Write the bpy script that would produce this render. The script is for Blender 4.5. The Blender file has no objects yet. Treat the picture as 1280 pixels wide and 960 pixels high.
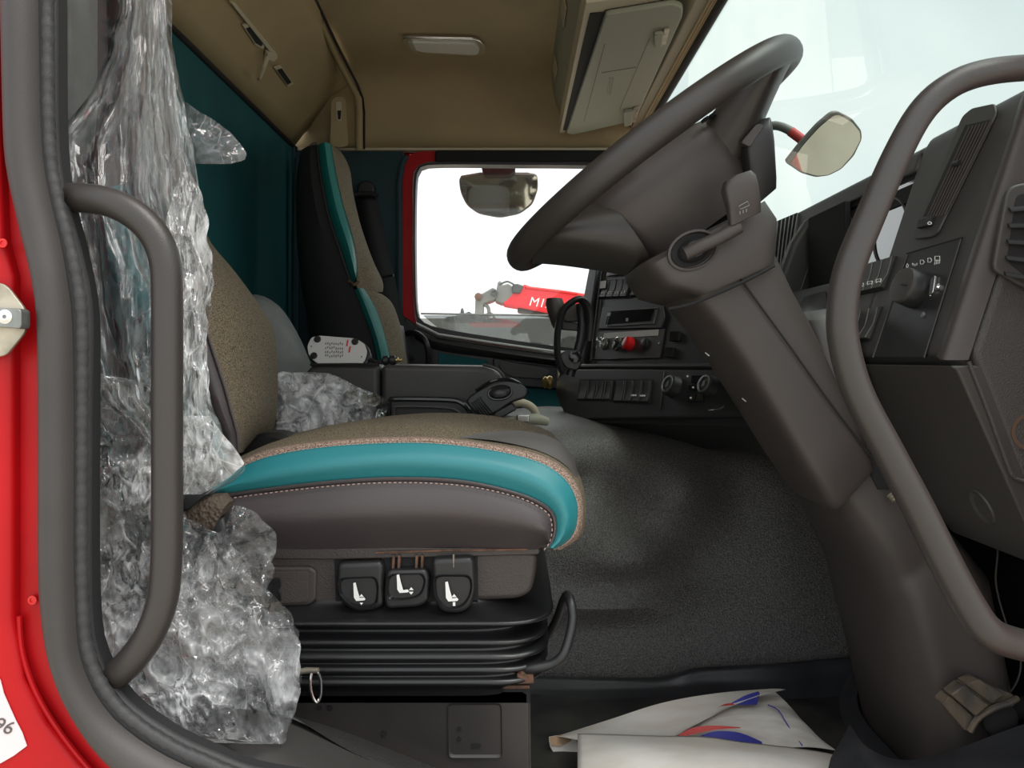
import bpy, bmesh, math, random
from mathutils import Vector as V, Matrix, noise
random.seed(4)
S = bpy.context.scene
COL = S.collection
# ---------------- camera, sky, exposure ----------------
F, VX, VY = 950.0, 640.0, 450.0
cd = bpy.data.cameras.new('camera'); cam = bpy.data.objects.new('camera', cd); COL.objects.link(cam)
cam.location = (0, 0, 0); cam.rotation_euler = (math.radians(90), 0, 0)
cd.sensor_width = 36; cd.lens = F/1280*36; cd.shift_y = -30/1280; cd.clip_start = 0.05; cd.clip_end = 500
S.camera = cam
W = bpy.data.worlds.new('overcast_sky'); S.world = W; W.use_nodes = True
nt = W.node_tree; nt.nodes.clear()
wo = nt.nodes.new('ShaderNodeOutputWorld'); bg = nt.nodes.new('ShaderNodeBackground')
tc = nt.nodes.new('ShaderNodeTexCoord'); nz = nt.nodes.new('ShaderNodeTexNoise'); rp_ = nt.nodes.new('ShaderNodeValToRGB')
nz.inputs['Scale'].default_value = 2.2; nz.inputs['Detail'].default_value = 4; nz.inputs['Distortion'].default_value = .4
rp_.color_ramp.elements[0].position = .3; rp_.color_ramp.elements[0].color = (.68, .74, .77, 1)
rp_.color_ramp.elements[1].position = .7; rp_.color_ramp.elements[1].color = (1, 1, 1, 1)
nt.links.new(tc.outputs['Generated'], nz.inputs['Vector']); nt.links.new(nz.outputs['Fac'], rp_.inputs['Fac'])
nt.links.new(rp_.outputs['Color'], bg.inputs['Color']); bg.inputs['Strength'].default_value = 1.15
nt.links.new(bg.outputs[0], wo.inputs[0])
sd = bpy.data.lights.new('hazy_sun', 'SUN'); sd.energy = 2.6; sd.angle = math.radians(40); sd.color = (1, .97, .93)
so = bpy.data.objects.new('hazy_sun', sd); COL.objects.link(so); so.rotation_euler = (math.radians(8), math.radians(24), 0)
vs = S.view_settings; vs.view_transform = 'Standard'; vs.look = 'None'; vs.gamma = 1; vs.exposure = 0.68
S.cycles.max_bounces = 12; S.cycles.diffuse_bounces = 7; S.cycles.transparent_max_bounces = 24; S.cycles.use_denoising = True

# ---------------- materials ----------------
def mat(name, col, rough=.5, bump=0, scale=400, metal=0, var=0, vscale=30, spec=.5, coat=0, dist=.0006, col2=None, kind='noise', stretch=None):
    m = bpy.data.materials.new(name); m.use_nodes = True; n = m.node_tree; b = n.nodes['Principled BSDF']
    b.inputs['Base Color'].default_value = (*col, 1); b.inputs['Roughness'].default_value = rough
    b.inputs['Metallic'].default_value = metal; b.inputs['Specular IOR Level'].default_value = spec
    b.inputs['Coat Weight'].default_value = coat
    t = n.nodes.new('ShaderNodeTexCoord'); src = t.outputs['Object']
    if stretch:
        mp = n.nodes.new('ShaderNodeMapping'); mp.inputs['Scale'].default_value = stretch
        n.links.new(src, mp.inputs['Vector']); src = mp.outputs[0]
    if bump:
        if kind == 'noise':
            x = n.nodes.new('ShaderNodeTexNoise'); x.inputs['Scale'].default_value = scale; x.inputs['Detail'].default_value = 2; o = x.outputs['Fac']
        else:
            x = n.nodes.new('ShaderNodeTexVoronoi'); x.inputs['Scale'].default_value = scale; o = x.outputs['Distance']
        n.links.new(src, x.inputs['Vector'])
        bp = n.nodes.new('ShaderNodeBump'); bp.inputs['Strength'].default_value = bump; bp.inputs['Distance'].default_value = dist
        n.links.new(o, bp.inputs['Height']); n.links.new(bp.outputs[0], b.inputs['Normal'])
    if var or col2:
        y = n.nodes.new('ShaderNodeTexNoise'); y.inputs['Scale'].default_value = vscale; y.inputs['Detail'].default_value = 3
        n.links.new(src, y.inputs['Vector'])
        r = n.nodes.new('ShaderNodeValToRGB'); r.color_ramp.elements[0].position = .38; r.color_ramp.elements[1].position = .62
        c2 = col2 or tuple(min(1, c*(1+var)) for c in col); c1 = col if col2 else tuple(c*(1-var) for c in col)
        r.color_ramp.elements[0].color = (*c1, 1); r.color_ramp.elements[1].color = (*c2, 1)
        n.links.new(y.outputs['Fac'], r.inputs['Fac']); n.links.new(r.outputs[0], b.inputs['Base Color'])
    return m
def glass_mat(name, tint, refl=.06, rough=.0, haze=0, k=.5):
    m = bpy.data.materials.new(name); m.use_nodes = True; n = m.node_tree; n.nodes.clear()
    o = n.nodes.new('ShaderNodeOutputMaterial'); t = n.nodes.new('ShaderNodeBsdfTransparent'); t.inputs[0].default_value = (*tint, 1)
    g = n.nodes.new('ShaderNodeBsdfGlossy'); g.inputs['Roughness'].default_value = rough
    mx = n.nodes.new('ShaderNodeMixShader'); fr = n.nodes.new('ShaderNodeFresnel'); fr.inputs['IOR'].default_value = 1.3
    mu = n.nodes.new('ShaderNodeMath'); mu.operation = 'MULTIPLY_ADD'; mu.inputs[1].default_value = k; mu.inputs[2].default_value = refl*.4
    n.links.new(fr.outputs[0], mu.inputs[0]); n.links.new(mu.outputs[0], mx.inputs[0]); n.links.new(t.outputs[0], mx.inputs[1]); n.links.new(g.outputs[0], mx.inputs[2])
    out = mx
    if haze:
        d = n.nodes.new('ShaderNodeBsdfDiffuse'); d.inputs[0].default_value = (.8, .8, .8, 1); m2 = n.nodes.new('ShaderNodeMixShader')
        m2.inputs[0].default_value = haze; n.links.new(mx.outputs[0], m2.inputs[1]); n.links.new(d.outputs[0], m2.inputs[2]); out = m2
    n.links.new(out.outputs[0], o.inputs[0]); return m
def film_mat(name, haze=.1, gl=.3, stretch=(1, 1, 1), bscale=22, tilt=.8, pw=2.2, line=.4, warp=.02, rough=.14):
    m = bpy.data.materials.new(name); m.use_nodes = True; n = m.node_tree; n.nodes.clear(); N = n.nodes.new; L = n.links.new
    def put(i_, v):
        if hasattr(v, 'is_linked'): L(v, i_)
        else: i_.default_value = v
    def math_(op, a, b=None, clamp=False):
        x = N('ShaderNodeMath'); x.operation = op; x.use_clamp = clamp; put(x.inputs[0], a)
        if b is not None: put(x.inputs[1], b)
        return x.outputs[0]
    def vm(op, a, b=None, s=None):
        x = N('ShaderNodeVectorMath'); x.operation = op; put(x.inputs[0], a)
        if b is not None: put(x.inputs[1], b)
        if s is not None: x.inputs['Scale'].default_value = s
        return x.outputs[0]
    def rng(v, a, b, c, d):
        x = N('ShaderNodeMapRange'); L(v, x.inputs[0])
        for k, q in zip((1, 2, 3, 4), (a, b, c, d)): x.inputs[k].default_value = q
        return x.outputs[0]
    o = N('ShaderNodeOutputMaterial'); t = N('ShaderNodeBsdfTransparent'); t.inputs[0].default_value = (.97, .975, .975, 1)
    g = N('ShaderNodeBsdfGlossy'); g.inputs['Roughness'].default_value = rough
    d = N('ShaderNodeBsdfDiffuse'); d.inputs[0].default_value = (.93, .94, .95, 1)
    tr = N('ShaderNodeBsdfTranslucent'); tr.inputs[0].default_value = (.85, .85, .85, 1)
    tcn = N('ShaderNodeTexCoord'); geo = N('ShaderNodeNewGeometry')
    wn = N('ShaderNodeTexNoise'); wn.inputs['Scale'].default_value = bscale*.35; wn.inputs['Detail'].default_value = 1; L(tcn.outputs['Object'], wn.inputs[0])
    co = vm('ADD', tcn.outputs['Object'], vm('SCALE', vm('SUBTRACT', wn.outputs['Color'], (.5, .5, .5)), s=warp))
    co = vm('MULTIPLY', co, stretch)
    def vor(scale, feat='F1'):
        x = N('ShaderNodeTexVoronoi'); x.feature = feat; x.inputs['Scale'].default_value = scale; L(co, x.inputs['Vector']); return x
    # flat facets: one random tilt per cell, at three sizes
    nrm = geo.outputs['Normal']
    for sc_, w in ((bscale, 1.0), (bscale*2.3, .7), (bscale*5.2, .45)):
        nrm = vm('ADD', nrm, vm('SCALE', vm('SUBTRACT', vor(sc_).outputs['Color'], (.5, .5, .5)), s=tilt*w))
    nrm = vm('NORMALIZE', nrm); L(nrm, g.inputs['Normal'])
    big = N('ShaderNodeTexNoise'); big.inputs['Scale'].default_value = bscale*.3; big.inputs['Detail'].default_value = 2; L(co, big.inputs[0])
    pat = rng(big.outputs['Fac'], .40, .64, .12, 1.9)
    cell = rng(math_('ADD', vor(bscale*2.3).outputs['Distance'], 0), .1, .7, 1.3, .5)
    e1 = rng(vor(bscale, 'DISTANCE_TO_EDGE').outputs['Distance'], 0, .022, 1, 0); e2 = rng(vor(bscale*2.3, 'DISTANCE_TO_EDGE').outputs['Distance'], 0, .03, .7, 0)
    ln = math_('MULTIPLY', math_('MAXIMUM', e1, e2), math_('MULTIPLY', pat, line), True)
    hz = math_('ADD', math_('MULTIPLY', math_('MULTIPLY', pat, cell), haze), ln, True)
    m1 = N('ShaderNodeMixShader'); m1.inputs[0].default_value = .4; L(d.outputs[0], m1.inputs[1]); L(tr.outputs[0], m1.inputs[2])
    m2 = N('ShaderNodeMixShader'); L(hz, m2.inputs[0]); L(t.outputs[0], m2.inputs[1]); L(m1.outputs[0], m2.inputs[2])
    fr = N('ShaderNodeLayerWeight'); fr.inputs['Blend'].default_value = .5; L(nrm, fr.inputs['Normal'])
    fac = math_('ADD', math_('MULTIPLY', math_('POWER', fr.outputs['Facing'], pw), gl), .03, True)
    m3 = N('ShaderNodeMixShader'); L(fac, m3.inputs[0]); L(m2.outputs[0], m3.inputs[1]); L(g.outputs[0], m3.inputs[2])
    L(m3.outputs[0], o.inputs[0]); return m
M = dict(
 red=mat('red_paint', (.42, .004, .007), .45, spec=.25, var=.06, vscale=14, bump=.05, scale=60, dist=.002),
 rubber=mat('seal_rubber', (.040, .036, .035), .55, bump=.25, scale=500, var=.12, vscale=8),
 rubber2=mat('seal_bead_rubber', (.030, .029, .030), .6, bump=.5, scale=700),
 handle=mat('handle_vinyl', (.033, .029, .027), .42, bump=.35, scale=700),
 dash=mat('dash_plastic', (.046, .043, .041), .5, bump=.45, scale=900, var=.05, vscale=6),
 dashg=mat('dash_grained_plastic', (.050, .046, .044), .55, bump=.8, scale=720, dist=.0007, kind='voronoi'),
 shroud=mat('column_plastic', (.053, .045, .042), .48, bump=.35, scale=900, var=.06, vscale=5),
 black=mat('black_plastic', (.016, .016, .017), .42, bump=.2, scale=800),
 gloss=mat('gloss_black', (.012, .012, .013), .12),
 matte=mat('matte_black', (.010, .010, .011), .85),
 wheel=mat('wheel_leather', (.034, .030, .028), .42, bump=.3, scale=900, var=.06, vscale=8),
 wheel2=mat('wheel_worn_leather', (.075, .062, .058), .36, bump=.2, scale=900),
 cream=mat('cream_headliner', (.41, .315, .175), .8, bump=.5, scale=900, var=.05, vscale=5),
 cream2=mat('cream_plastic', (.52, .46, .33), .55, bump=.2, scale=600),
 greyp=mat('grey_green_plastic', (.31, .315, .24), .55, bump=.2, scale=500),
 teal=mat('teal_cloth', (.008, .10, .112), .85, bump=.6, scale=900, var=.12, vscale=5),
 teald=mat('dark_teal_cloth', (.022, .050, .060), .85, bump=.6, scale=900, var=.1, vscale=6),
 turq=mat('turquoise_vinyl', (.022, .200, .225), .42, bump=.25, scale=900),
 tweed=mat('tweed_cloth', (.050, .036, .022), .9, bump=1, scale=700, dist=.001, vscale=620, col2=(.29, .235, .155)),
 tweed2=mat('red_flecked_tweed', (.12, .07, .055), .9, bump=1, scale=700, dist=.001, vscale=560, col2=(.45, .33, .26)),
 seatg=mat('seat_grey_vinyl', (.058, .048, .049), .42, bump=.3, scale=700, var=.05, vscale=9),
 seatl=mat('seat_light_grey', (.095, .088, .082), .6, bump=.3, scale=700),
 frame=mat('seat_frame_plastic', (.050, .041, .037), .5, bump=.8, scale=520, dist=.0008),
 steel=mat('black_painted_steel', (.036, .032, .031), .4, var=.1, vscale=12),
 rust=mat('rusted_edge', (.12, .060, .035), .7, var=.4, vscale=90),
 chrome=mat('chrome', (.75, .75, .74), .18, metal=1),
 alum=mat('dull_zinc', (.42, .38, .30), .45, metal=.7, var=.25, vscale=40),
 alud=mat('dark_zinc', (.25, .26, .25), .4, metal=.7, var=.15, vscale=40),
 stitch=mat('stitch_thread', (.42, .28, .24), .8),
 white=mat('white_print', (.82, .82, .80), .6),
 offw=mat('off_white_plastic', (.62, .61, .60), .5),
 redp=mat('red_plastic', (.65, .012, .012), .3),
 redo=mat('telehandler_red', (.75, .02, .03), .45),
 tunnel=mat('tunnel_vinyl', (.045, .042, .040), .36, vscale=420, col2=(.135, .128, .122), bump=1.0, scale=330, dist=.0022),
 mat_=mat('rubber_mat', (.028, .029, .033), .42, bump=.4, scale=300, var=.2, vscale=12),
 matd=mat('dirty_mat', (.018, .018, .019), .5, bump=.5, scale=200, col2=(.05, .047, .042), vscale=16),
 leather=mat('floor_grain', (.045, .043, .042), .35, bump=1, scale=330, dist=.002, kind='voronoi'),
 greyc=mat('grey_cloth', (.21, .22, .215), .9, bump=.6, scale=500, var=.08, vscale=20),
 web=mat('belt_webbing', (.012, .012, .014), .7, bump=.5, scale=600, stretch=(1, 1, .3)),
 sleeve=mat('woven_sleeve', (.10, .075, .055), .8, bump=1, scale=260, dist=.002, kind='voronoi'),
 turq_shade=mat('shaded_turquoise_vinyl', (.012, .165, .150), .42, bump=.25, scale=900), lens=mat('lamp_lens', (.72, .72, .64), .25, bump=.6, scale=260),  # passenger turquoise: same vinyl, dimmer and greener light put into the colour
 paper=mat('dirty_white_sheet', (.80, .74, .66), .55, vscale=9, col2=(.90, .86, .80), bump=.3, scale=40, stretch=(1, 3, 1)),
 sheet2=mat('soiled_inner_sheet', (.62, .58, .52), .6, vscale=14, col2=(.80, .77, .71), stretch=(1, 3, 1)),
 blue=mat('blue_print', (.05, .055, .33), .55),
 redpr=mat('red_print', (.62, .06, .055), .55),
 dbrown=mat('dark_brown_plastic', (.10, .06, .04), .5), brown=mat('torn_cardboard', (.42, .28, .17), .8, var=.3, vscale=50),
 mirror=mat('mirror_glass', (.62, .61, .56), .04, metal=1),
 gmach=mat('grey_machine_paint', (.17, .175, .16), .5, var=.15, vscale=3),
 dmach=mat('dark_machine_paint', (.06, .065, .06), .6),
 ground=mat('gravel_yard', (.46, .42, .35), .95, var=.15, vscale=1.5),
 shed=mat('grey_shed_sheet', (.20, .205, .20), .7, var=.15, vscale=.5),
 brass=mat('brass', (.55, .40, .16), .3, metal=1),
 pedal=mat('worn_pedal_rubber', (.065, .060, .056), .5, bump=.6, scale=120, dist=.002, col2=(.15, .12, .085), vscale=40, stretch=(1, 1, .5)),
 tint=glass_mat('windshield_glass', (.54, .61, .58), .02, k=.12),
 clear=glass_mat('side_glass', (.97, .98, .97), .03),
 refl_band=glass_mat('reflection_band_glass', (.60, .61, .60), .1, haze=.16),
 clus=mat('instrument_lens', (.010, .012, .022), .05, spec=1, coat=1),
 film=film_mat('clear_film', .11, 1.0, (1, 1, .10), 30, .75, 1.9, .16, .08),
 film2=film_mat('crumpled_film', .46, 1.0, (1.25, 1, .7), 17, 1.15, 1.5, .30, .10, .10),
 film3=film_mat('crushed_film', .34, 1.0, (1, 1, .35), 30, 1.05, 1.6, .22, .07),
 bellows=mat('bellows_rubber', (.009, .009, .010), .30),
)

# ---------------- geometry helpers ----------------
def P(px, py, Y): return V(((px-VX)/F*Y, Y, (VY-py)/F*Y))
def PL(pts, Y): return [P(a, b, Y) for a, b in pts]
def P3(pts): return [P(*p) for p in pts]
def cr(pts, n, closed=False):
    pts = [V(p) for p in pts]; m = len(pts); out = []
    seg = m if closed else m-1; K = 12; dense = []
    for i in range(seg):
        if closed: a, b, c, d = pts[i-1], pts[i], pts[(i+1) % m], pts[(i+2) % m]
        else: a, b, c, d = pts[max(i-1, 0)], pts[i], pts[i+1], pts[min(i+2, m-1)]
        for k in range(K):
            t = k/K
            dense.append(.5*((2*b)+(c-a)*t+(2*a-5*b+4*c-d)*t*t+(3*b-a-3*c+d)*t**3))
    dense.append(pts[0] if closed else pts[-1])
    L = [0]
    for i in range(1, len(dense)): L.append(L[-1]+(dense[i]-dense[i-1]).length)
    T = L[-1]; j = 0
    cnt = n if closed else n-1
    for i in range(n):
        s = T*i/cnt
        while j < len(L)-2 and L[j+1] < s: j += 1
        f = (s-L[j])/max(L[j+1]-L[j], 1e-9); out.append(dense[j].lerp(dense[j+1], min(max(f, 0), 1)))
    return out
def rnd(poly, r, k=4):
    out = []; m = len(poly); poly = [V(p) for p in poly]
    for i in range(m):
        a, b, c = poly[i-1], poly[i], poly[(i+1) % m]
        u, w = a-b, c-b; lu, lw = u.length, w.length; rr = min(r, lu*.48, lw*.48)
        p, q = b+u/lu*rr, b+w/lw*rr
        for j in range(k+1):
            t = j/k; out.append(p*(1-t)**2+b*2*t*(1-t)+q*t*t)
    return out
def interp(tab, x):
    if x <= tab[0][0]: return tab[0][1:]
    for a, b in zip(tab, tab[1:]):
        if x <= b[0]:
            f = (x-a[0])/(b[0]-a[0]); return tuple(p+(q-p)*f for p, q in zip(a[1:], b[1:]))
    return tab[-1][1:]
class MB:
    def __init__(s): s.v = []; s.f = []
    def add(s, vs_, fs):
        o = len(s.v); s.v += [V(x) for x in vs_]; s.f += [tuple(i+o for i in f) for f in fs]; return s
    def prism(s, poly, off, back=True):
        n = len(poly); off = V(off); vs_ = [V(p) for p in poly]+[V(p)+off for p in poly]
        fs = [tuple(range(n))]+([tuple(range(2*n-1, n-1, -1))] if back else [])
        fs += [(i, i+n, (i+1) % n+n, (i+1) % n) for i in range(n)]
        return s.add(vs_, fs)
    def box(s, lo, hi):
        x0, y0, z0 = lo; x1, y1, z1 = hi
        return s.prism([(x0, y0, z0), (x1, y0, z0), (x1, y0, z1), (x0, y0, z1)], (0, y1-y0, 0))
    def tube(s, pts, r, n=12, closed=False, flat=None):
        pts = [V(p) for p in pts]; m = len(pts); rs = r if isinstance(r, (list, tuple)) else [r]*m
        rings = []; up = None
        for i in range(m):
            if closed: t = pts[(i+1) % m]-pts[i-1]
            else: t = pts[min(i+1, m-1)]-pts[max(i-1, 0)]
            t.normalize()
            if up is None: up = t.orthogonal().normalized() if not flat else (V(flat)-t*t.dot(V(flat))).normalized()
            up = (up-t*up.dot(t)).normalized(); w = t.cross(up)
            ra, rb = rs[i] if isinstance(rs[i], tuple) else (rs[i], rs[i])
            rings.append([pts[i]+up*math.cos(2*math.pi*k/n)*ra+w*math.sin(2*math.pi*k/n)*rb for k in range(n)])
        return s.rings(rings, closed)
    def rings(s, rings, closed=False, caps=True):
        n = len(rings[0]); m = len(rings); fs = []
        for i in range(m if closed else m-1):
            a, b = i*n, ((i+1) % m)*n
            fs += [(a+k, b+k, b+(k+1) % n, a+(k+1) % n) for k in range(n)]
        if not closed and caps: fs += [tuple(range(n-1, -1, -1)), tuple(range((m-1)*n, m*n))]
        return s.add([p for r in rings for p in r], fs)
    def grid(s, rows):
        n = len(rows[0]); m = len(rows)
        return s.add([p for r in rows for p in r], [(i*n+k, i*n+k+1, (i+1)*n+k+1, (i+1)*n+k) for i in range(m-1) for k in range(n-1)])
    def skin(s, curves, n=24, m=4):
        C_ = [cr(c, n) for c in curves]
        cols = [cr([c[i] for c in C_], m*(len(curves)-1)+1) for i in range(n)]
        return s.grid(cols)
    def lathe(s, o, ax, prof, n=24):
        o = V(o); ax = V(ax).normalized(); u = ax.orthogonal().normalized(); w = ax.cross(u)
        return s.rings([[o+ax*h+(u*math.cos(2*math.pi*k/n)+w*math.sin(2*math.pi*k/n))*max(r, 1e-5) for k in range(n)] for r, h in prof])
    def build(s, name, m, parent=None, smooth=True, bevel=0, seg=2, sub=0, solid=0, kind=None, angle=40, label=None, cat=None, group=None):
        me = bpy.data.meshes.new(name); me.from_pydata([tuple(v) for v in s.v], [], s.f); me.validate()
        bm = bmesh.new(); bm.from_mesh(me); bmesh.ops.recalc_face_normals(bm, faces=bm.faces); bm.to_mesh(me); bm.free()
        o = bpy.data.objects.new(name, me); COL.objects.link(o)
        o.data.materials.append(M[m] if isinstance(m, str) else m)
        if smooth:
            for p in me.polygons: p.use_smooth = True
            if not sub: me.set_sharp_from_angle(angle=math.radians(angle))
        if solid: q = o.modifiers.new('solid', 'SOLIDIFY'); q.thickness = solid; q.offset = 0
        if bevel:
            q = o.modifiers.new('bevel', 'BEVEL'); q.width = bevel; q.segments = seg; q.limit_method = 'ANGLE'; q.angle_limit = math.radians(35); q.harden_normals = True
        if sub: q = o.modifiers.new('sub', 'SUBSURF'); q.levels = sub; q.render_levels = sub
        if parent: o.parent = parent; o.matrix_parent_inverse = parent.matrix_world.inverted()
        tag(o, label, cat, group, kind); return o
def tag(o, label=None, cat=None, group=None, kind=None):
    if label: o['label'] = label
    if cat: o['category'] = cat
    if group: o['group'] = group
    if kind: o['kind'] = kind
    return o
def thing(name, loc, label, cat, group=None, kind=None):
    o = bpy.data.objects.new(name, None); COL.objects.link(o); o.location = loc; o.empty_display_size = .05
    o.matrix_world = Matrix.Translation(V(loc)); return tag(o, label, cat, group, kind)
class Pl:                                    # a flat face: point + normal (towards the room)
    def __init__(s, p0, n): s.p = V(p0); s.n = V(n).normalized()
    def hit(s, px, py, h=0):
        d = P(px, py, 1); q = s.p+s.n*h; return d*(q.dot(s.n)/d.dot(s.n))
    def poly(s, pts, h=0, r=0, k=4):
        q = [s.hit(a, b) for a, b in pts]
        if r: q = rnd(q, r, k)
        return [p+s.n*h for p in q]
    def plate(s, mb, pts, h0, h1, r=0, k=4): return mb.prism(s.poly(pts, h1, r, k), s.n*(h0-h1))
def rrect(w, h, r, k=4):
    return [V((p.x, p.y, 0)) for p in rnd([V((-w, -h, 0)), V((w, -h, 0)), V((w, h, 0)), V((-w, h, 0))], r, k)]
def sect(L, R, Yn, Yf, rr=.5, n=28, e=3.2, far=0):     # superellipse section spanned by the line L-R and the depth axis
    Yl = Yn+.02 if not far else Yn+(Yf-Yn)*far
    a, b = P(L[0], L[1], Yl), P(R[0], R[1], Yn+.02); a.y = b.y = 0
    c = (a+b)/2; h = (b-a)/2; yc, yh = (Yn+Yf)/2, (Yf-Yn)/2; out = []
    for k in range(n):
        t = 2*math.pi*k/n; cs, sn = math.cos(t), math.sin(t)
        u = abs(cs)**(2/e)*(1 if cs > 0 else -1); w = abs(sn)**(2/e)*(1 if sn > 0 else -1)
        out.append(c+h*u+V((0, yc+yh*w, 0)))
    return out
def text(body, name, pl, px, py, size, up, mname, parent=None, h=.0008, shear=0):
    cu = bpy.data.curves.new(name, 'FONT'); cu.body = body; cu.size = size; cu.extrude = .0002; cu.align_x = 'CENTER'; cu.align_y = 'CENTER'; cu.shear = shear
    o = bpy.data.objects.new(name, cu); COL.objects.link(o); cu.materials.append(M[mname])
    z = pl.n; y = (V(up)-z*z.dot(V(up))).normalized(); x = y.cross(z)
    m = Matrix((x, y, z)).transposed().to_4x4(); m.translation = pl.hit(px, py)+z*h; o.matrix_world = m
    bpy.context.view_layer.update(); dg = bpy.context.evaluated_depsgraph_get()
    me = bpy.data.meshes.new_from_object(o.evaluated_get(dg)); o2 = bpy.data.objects.new(name, me); COL.objects.link(o2); o2.matrix_world = m
    bpy.data.objects.remove(o)
    if parent: o2.parent = parent; o2.matrix_parent_inverse = parent.matrix_world.inverted()
    return o2
# ================= SETTING =================
def plane_obj(name, pts, m, off=(0, 0, -.02), **k): return MB().prism(pts, off).build(name, m, kind='structure', smooth=False, **k)
plane_obj('ground', [(-60, -20, -1.75), (60, -20, -1.75), (60, 80, -1.75), (-60, 80, -1.75)], 'ground')
XR, ZR = -.74, .722
floor = plane_obj('floor', [(-.8, .64, -.62), (.95, .64, -.62), (.95, 2.66, -.62), (-.8, 2.66, -.62)], 'matd')
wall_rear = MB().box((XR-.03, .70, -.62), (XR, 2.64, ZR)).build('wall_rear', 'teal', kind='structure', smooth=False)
# vertical fold in the cloth near the corner, and the dark corner bead
MB().tube([(XR+.004, 2.56, -.4), (XR+.004, 2.56, ZR)], .007, 8).build('corner_piping', 'teald', wall_rear)
MB().tube([(XR+.004, .75, ZR-.004), (XR+.004, 2.6, ZR-.002)], .007, 8).build('edge_strip', 'matte', wall_rear)
MB().tube(P3([(372, 198, 2.5), (369, 280, 2.5), (368, 430, 2.5)]), .012, 8).build('corner_post', 'teald', wall_rear)
# far side wall behind the passenger seat
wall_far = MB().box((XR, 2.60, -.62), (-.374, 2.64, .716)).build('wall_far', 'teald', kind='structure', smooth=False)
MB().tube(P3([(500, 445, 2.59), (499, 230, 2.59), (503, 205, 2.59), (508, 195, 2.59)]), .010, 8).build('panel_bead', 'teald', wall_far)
MB().box((XR, 2.585, .714), (.42, 2.60, .722)).build('trim_1', 'cream2', kind='structure', smooth=False)
MB().box((-.262, 2.58, .674), (.42, 2.66, .714)).build('trim_2', 'matte', kind='structure', bevel=.008)
# ceiling: flat field, cove over the far door, sloped rear locker panel
c = MB()
def ceil_pt(x, t):   # t: 0 near .. 1 far, then down the cove
    prof = [(.62, .95), (1.2, .95), (2.0, .945), (2.36, .94), (2.46, .93), (2.515, .90), (2.56, .83), (2.60, .722)]
    return prof
prof = cr([(0, y, z) for y, z in [(.62, .95), (1.2, .95), (1.8, .949), (2.30, .945), (2.44, .940), (2.475, .935), (2.495, .922), (2.51, .900), (2.55, .82), (2.58, .765), (2.60, .722)]], 40)
c.grid([[V((x, p.y, p.z)) for p in prof] for x in (XR, -.515, -.3, 0, .3, .42)])
ceiling = c.build('ceiling', 'cream', kind='structure', solid=.006)
MB().box((XR-.05, 2.605, .72), (.42, 2.64, .97)).build('cove_backing', 'cream', ceiling, smooth=False)
MB().box((-.78, .64, .96), (.41, 2.62, .985)).build('roof_lining', 'cream', ceiling, smooth=False)
MB().box((-.8, .62, 1.0), (.46, 2.7, 1.03)).build('roof_skin', 'red', ceiling, smooth=False)
MB().box((-.8, 2.66, .72), (.45, 2.7, 1.0)).build('roof_rail', 'red', ceiling, smooth=False)
MB().box((-.8, .60, .93), (.46, .68, 1.01)).build('door_header', 'red', ceiling, smooth=False)
c = MB(); rows = []
for i in range(26):
    t = i/25; Y = .7+1.87*t
    rows.append([V((XR, Y, ZR)), V((XR+.035, Y, ZR+.045)), V((-.60, Y, ZR+.155)), V((-.545, Y, .905)), V((-.515, Y, .935))])
locker = c.grid(rows).build('locker_panel', 'cream', ceiling, solid=.006)
plR = Pl((XR+.035, 2, ZR+.045), V((.155, 0, -.115)).normalized()) # roughly the face of the sloped panel
q = Pl((XR+.1, 2, ZR+.102), (.67, 0, -.74))
MB().tube(P3([(372, -30, 1.92), (390, 2, 2.02), (420, 66, 2.24), (440, 106, 2.39), (447, 120, 2.44), (449, 140, 2.49), (449, 186, 2.56)]), .013, 10).build('ridge_bead', 'cream', ceiling)
MB().tube(P3([(376, -30, 1.90), (396, 2, 2.0), (426, 66, 2.22), (447, 106, 2.37), (453, 122, 2.45), (455, 140, 2.49), (455, 186, 2.56)]), .004, 8).build('ridge_gap', 'matte', ceiling)
c = MB(); q.plate(c, [(285, 0), (291, 0), (345, 66), (341, 70)], 0, .008); c.build('locker_groove', 'cream2', locker, bevel=.002)
for k, (a) in enumerate([[(306, 34), (312, 32), (328, 50), (325, 56), (318, 52)], [(345, 86), (351, 84), (363, 101), (358, 104)]]):
    c = MB(); cx = sum(p[0] for p in a)/len(a); cy = sum(p[1] for p in a)/len(a)
    q.plate(c, [(cx+(x-cx)*1.35, cy+(y-cy)*1.35) for x, y in a], 0, .004); fr = c.build('slot_frame', 'cream2', locker)
    c = MB(); q.plate(c, a, .002, .006); c.build('slot', 'matte', fr)
hk = thing('coat_hook', q.hit(335, 70), 'small cream coat hook at the end of the rear locker groove', 'hook')
c = MB(); q.plate(c, [(331, 62), (338, 62), (344, 68), (338, 74), (330, 70)], 0, .012); c.build('hook_base', 'cream2', hk, bevel=.002)
MB().tube([q.hit(334, 72, .012), q.hit(330, 84, .03), q.hit(325, 97, .035), q.hit(323, 99, .02)], [.006, .006, .004, .004], 8).build('hook_arm', 'cream2', hk)
lt = thing('roof_catch', P(424, 150, 2.50), 'small recessed cream catch beside the roof ridge bead', 'catch')
pq = Pl(P(424, 150, 2.515), (.15, -1, -.35))
c = MB(); pq.plate(c, [(414, 122), (432, 120), (436, 184), (412, 184)], 0, .006, .02); c.build('catch_plate', 'cream', lt, bevel=.004)
c = MB(); pq.plate(c, [(420, 127), (428, 127), (427, 151), (421, 151)], .006, .012, .004); c.build('catch_loop', 'cream2', lt, bevel=.002)
c = MB(); pq.plate(c, [(422, 138), (427, 138), (426, 149), (423, 149)], .012, .014); c.build('catch_hole', 'matte', lt)

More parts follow.
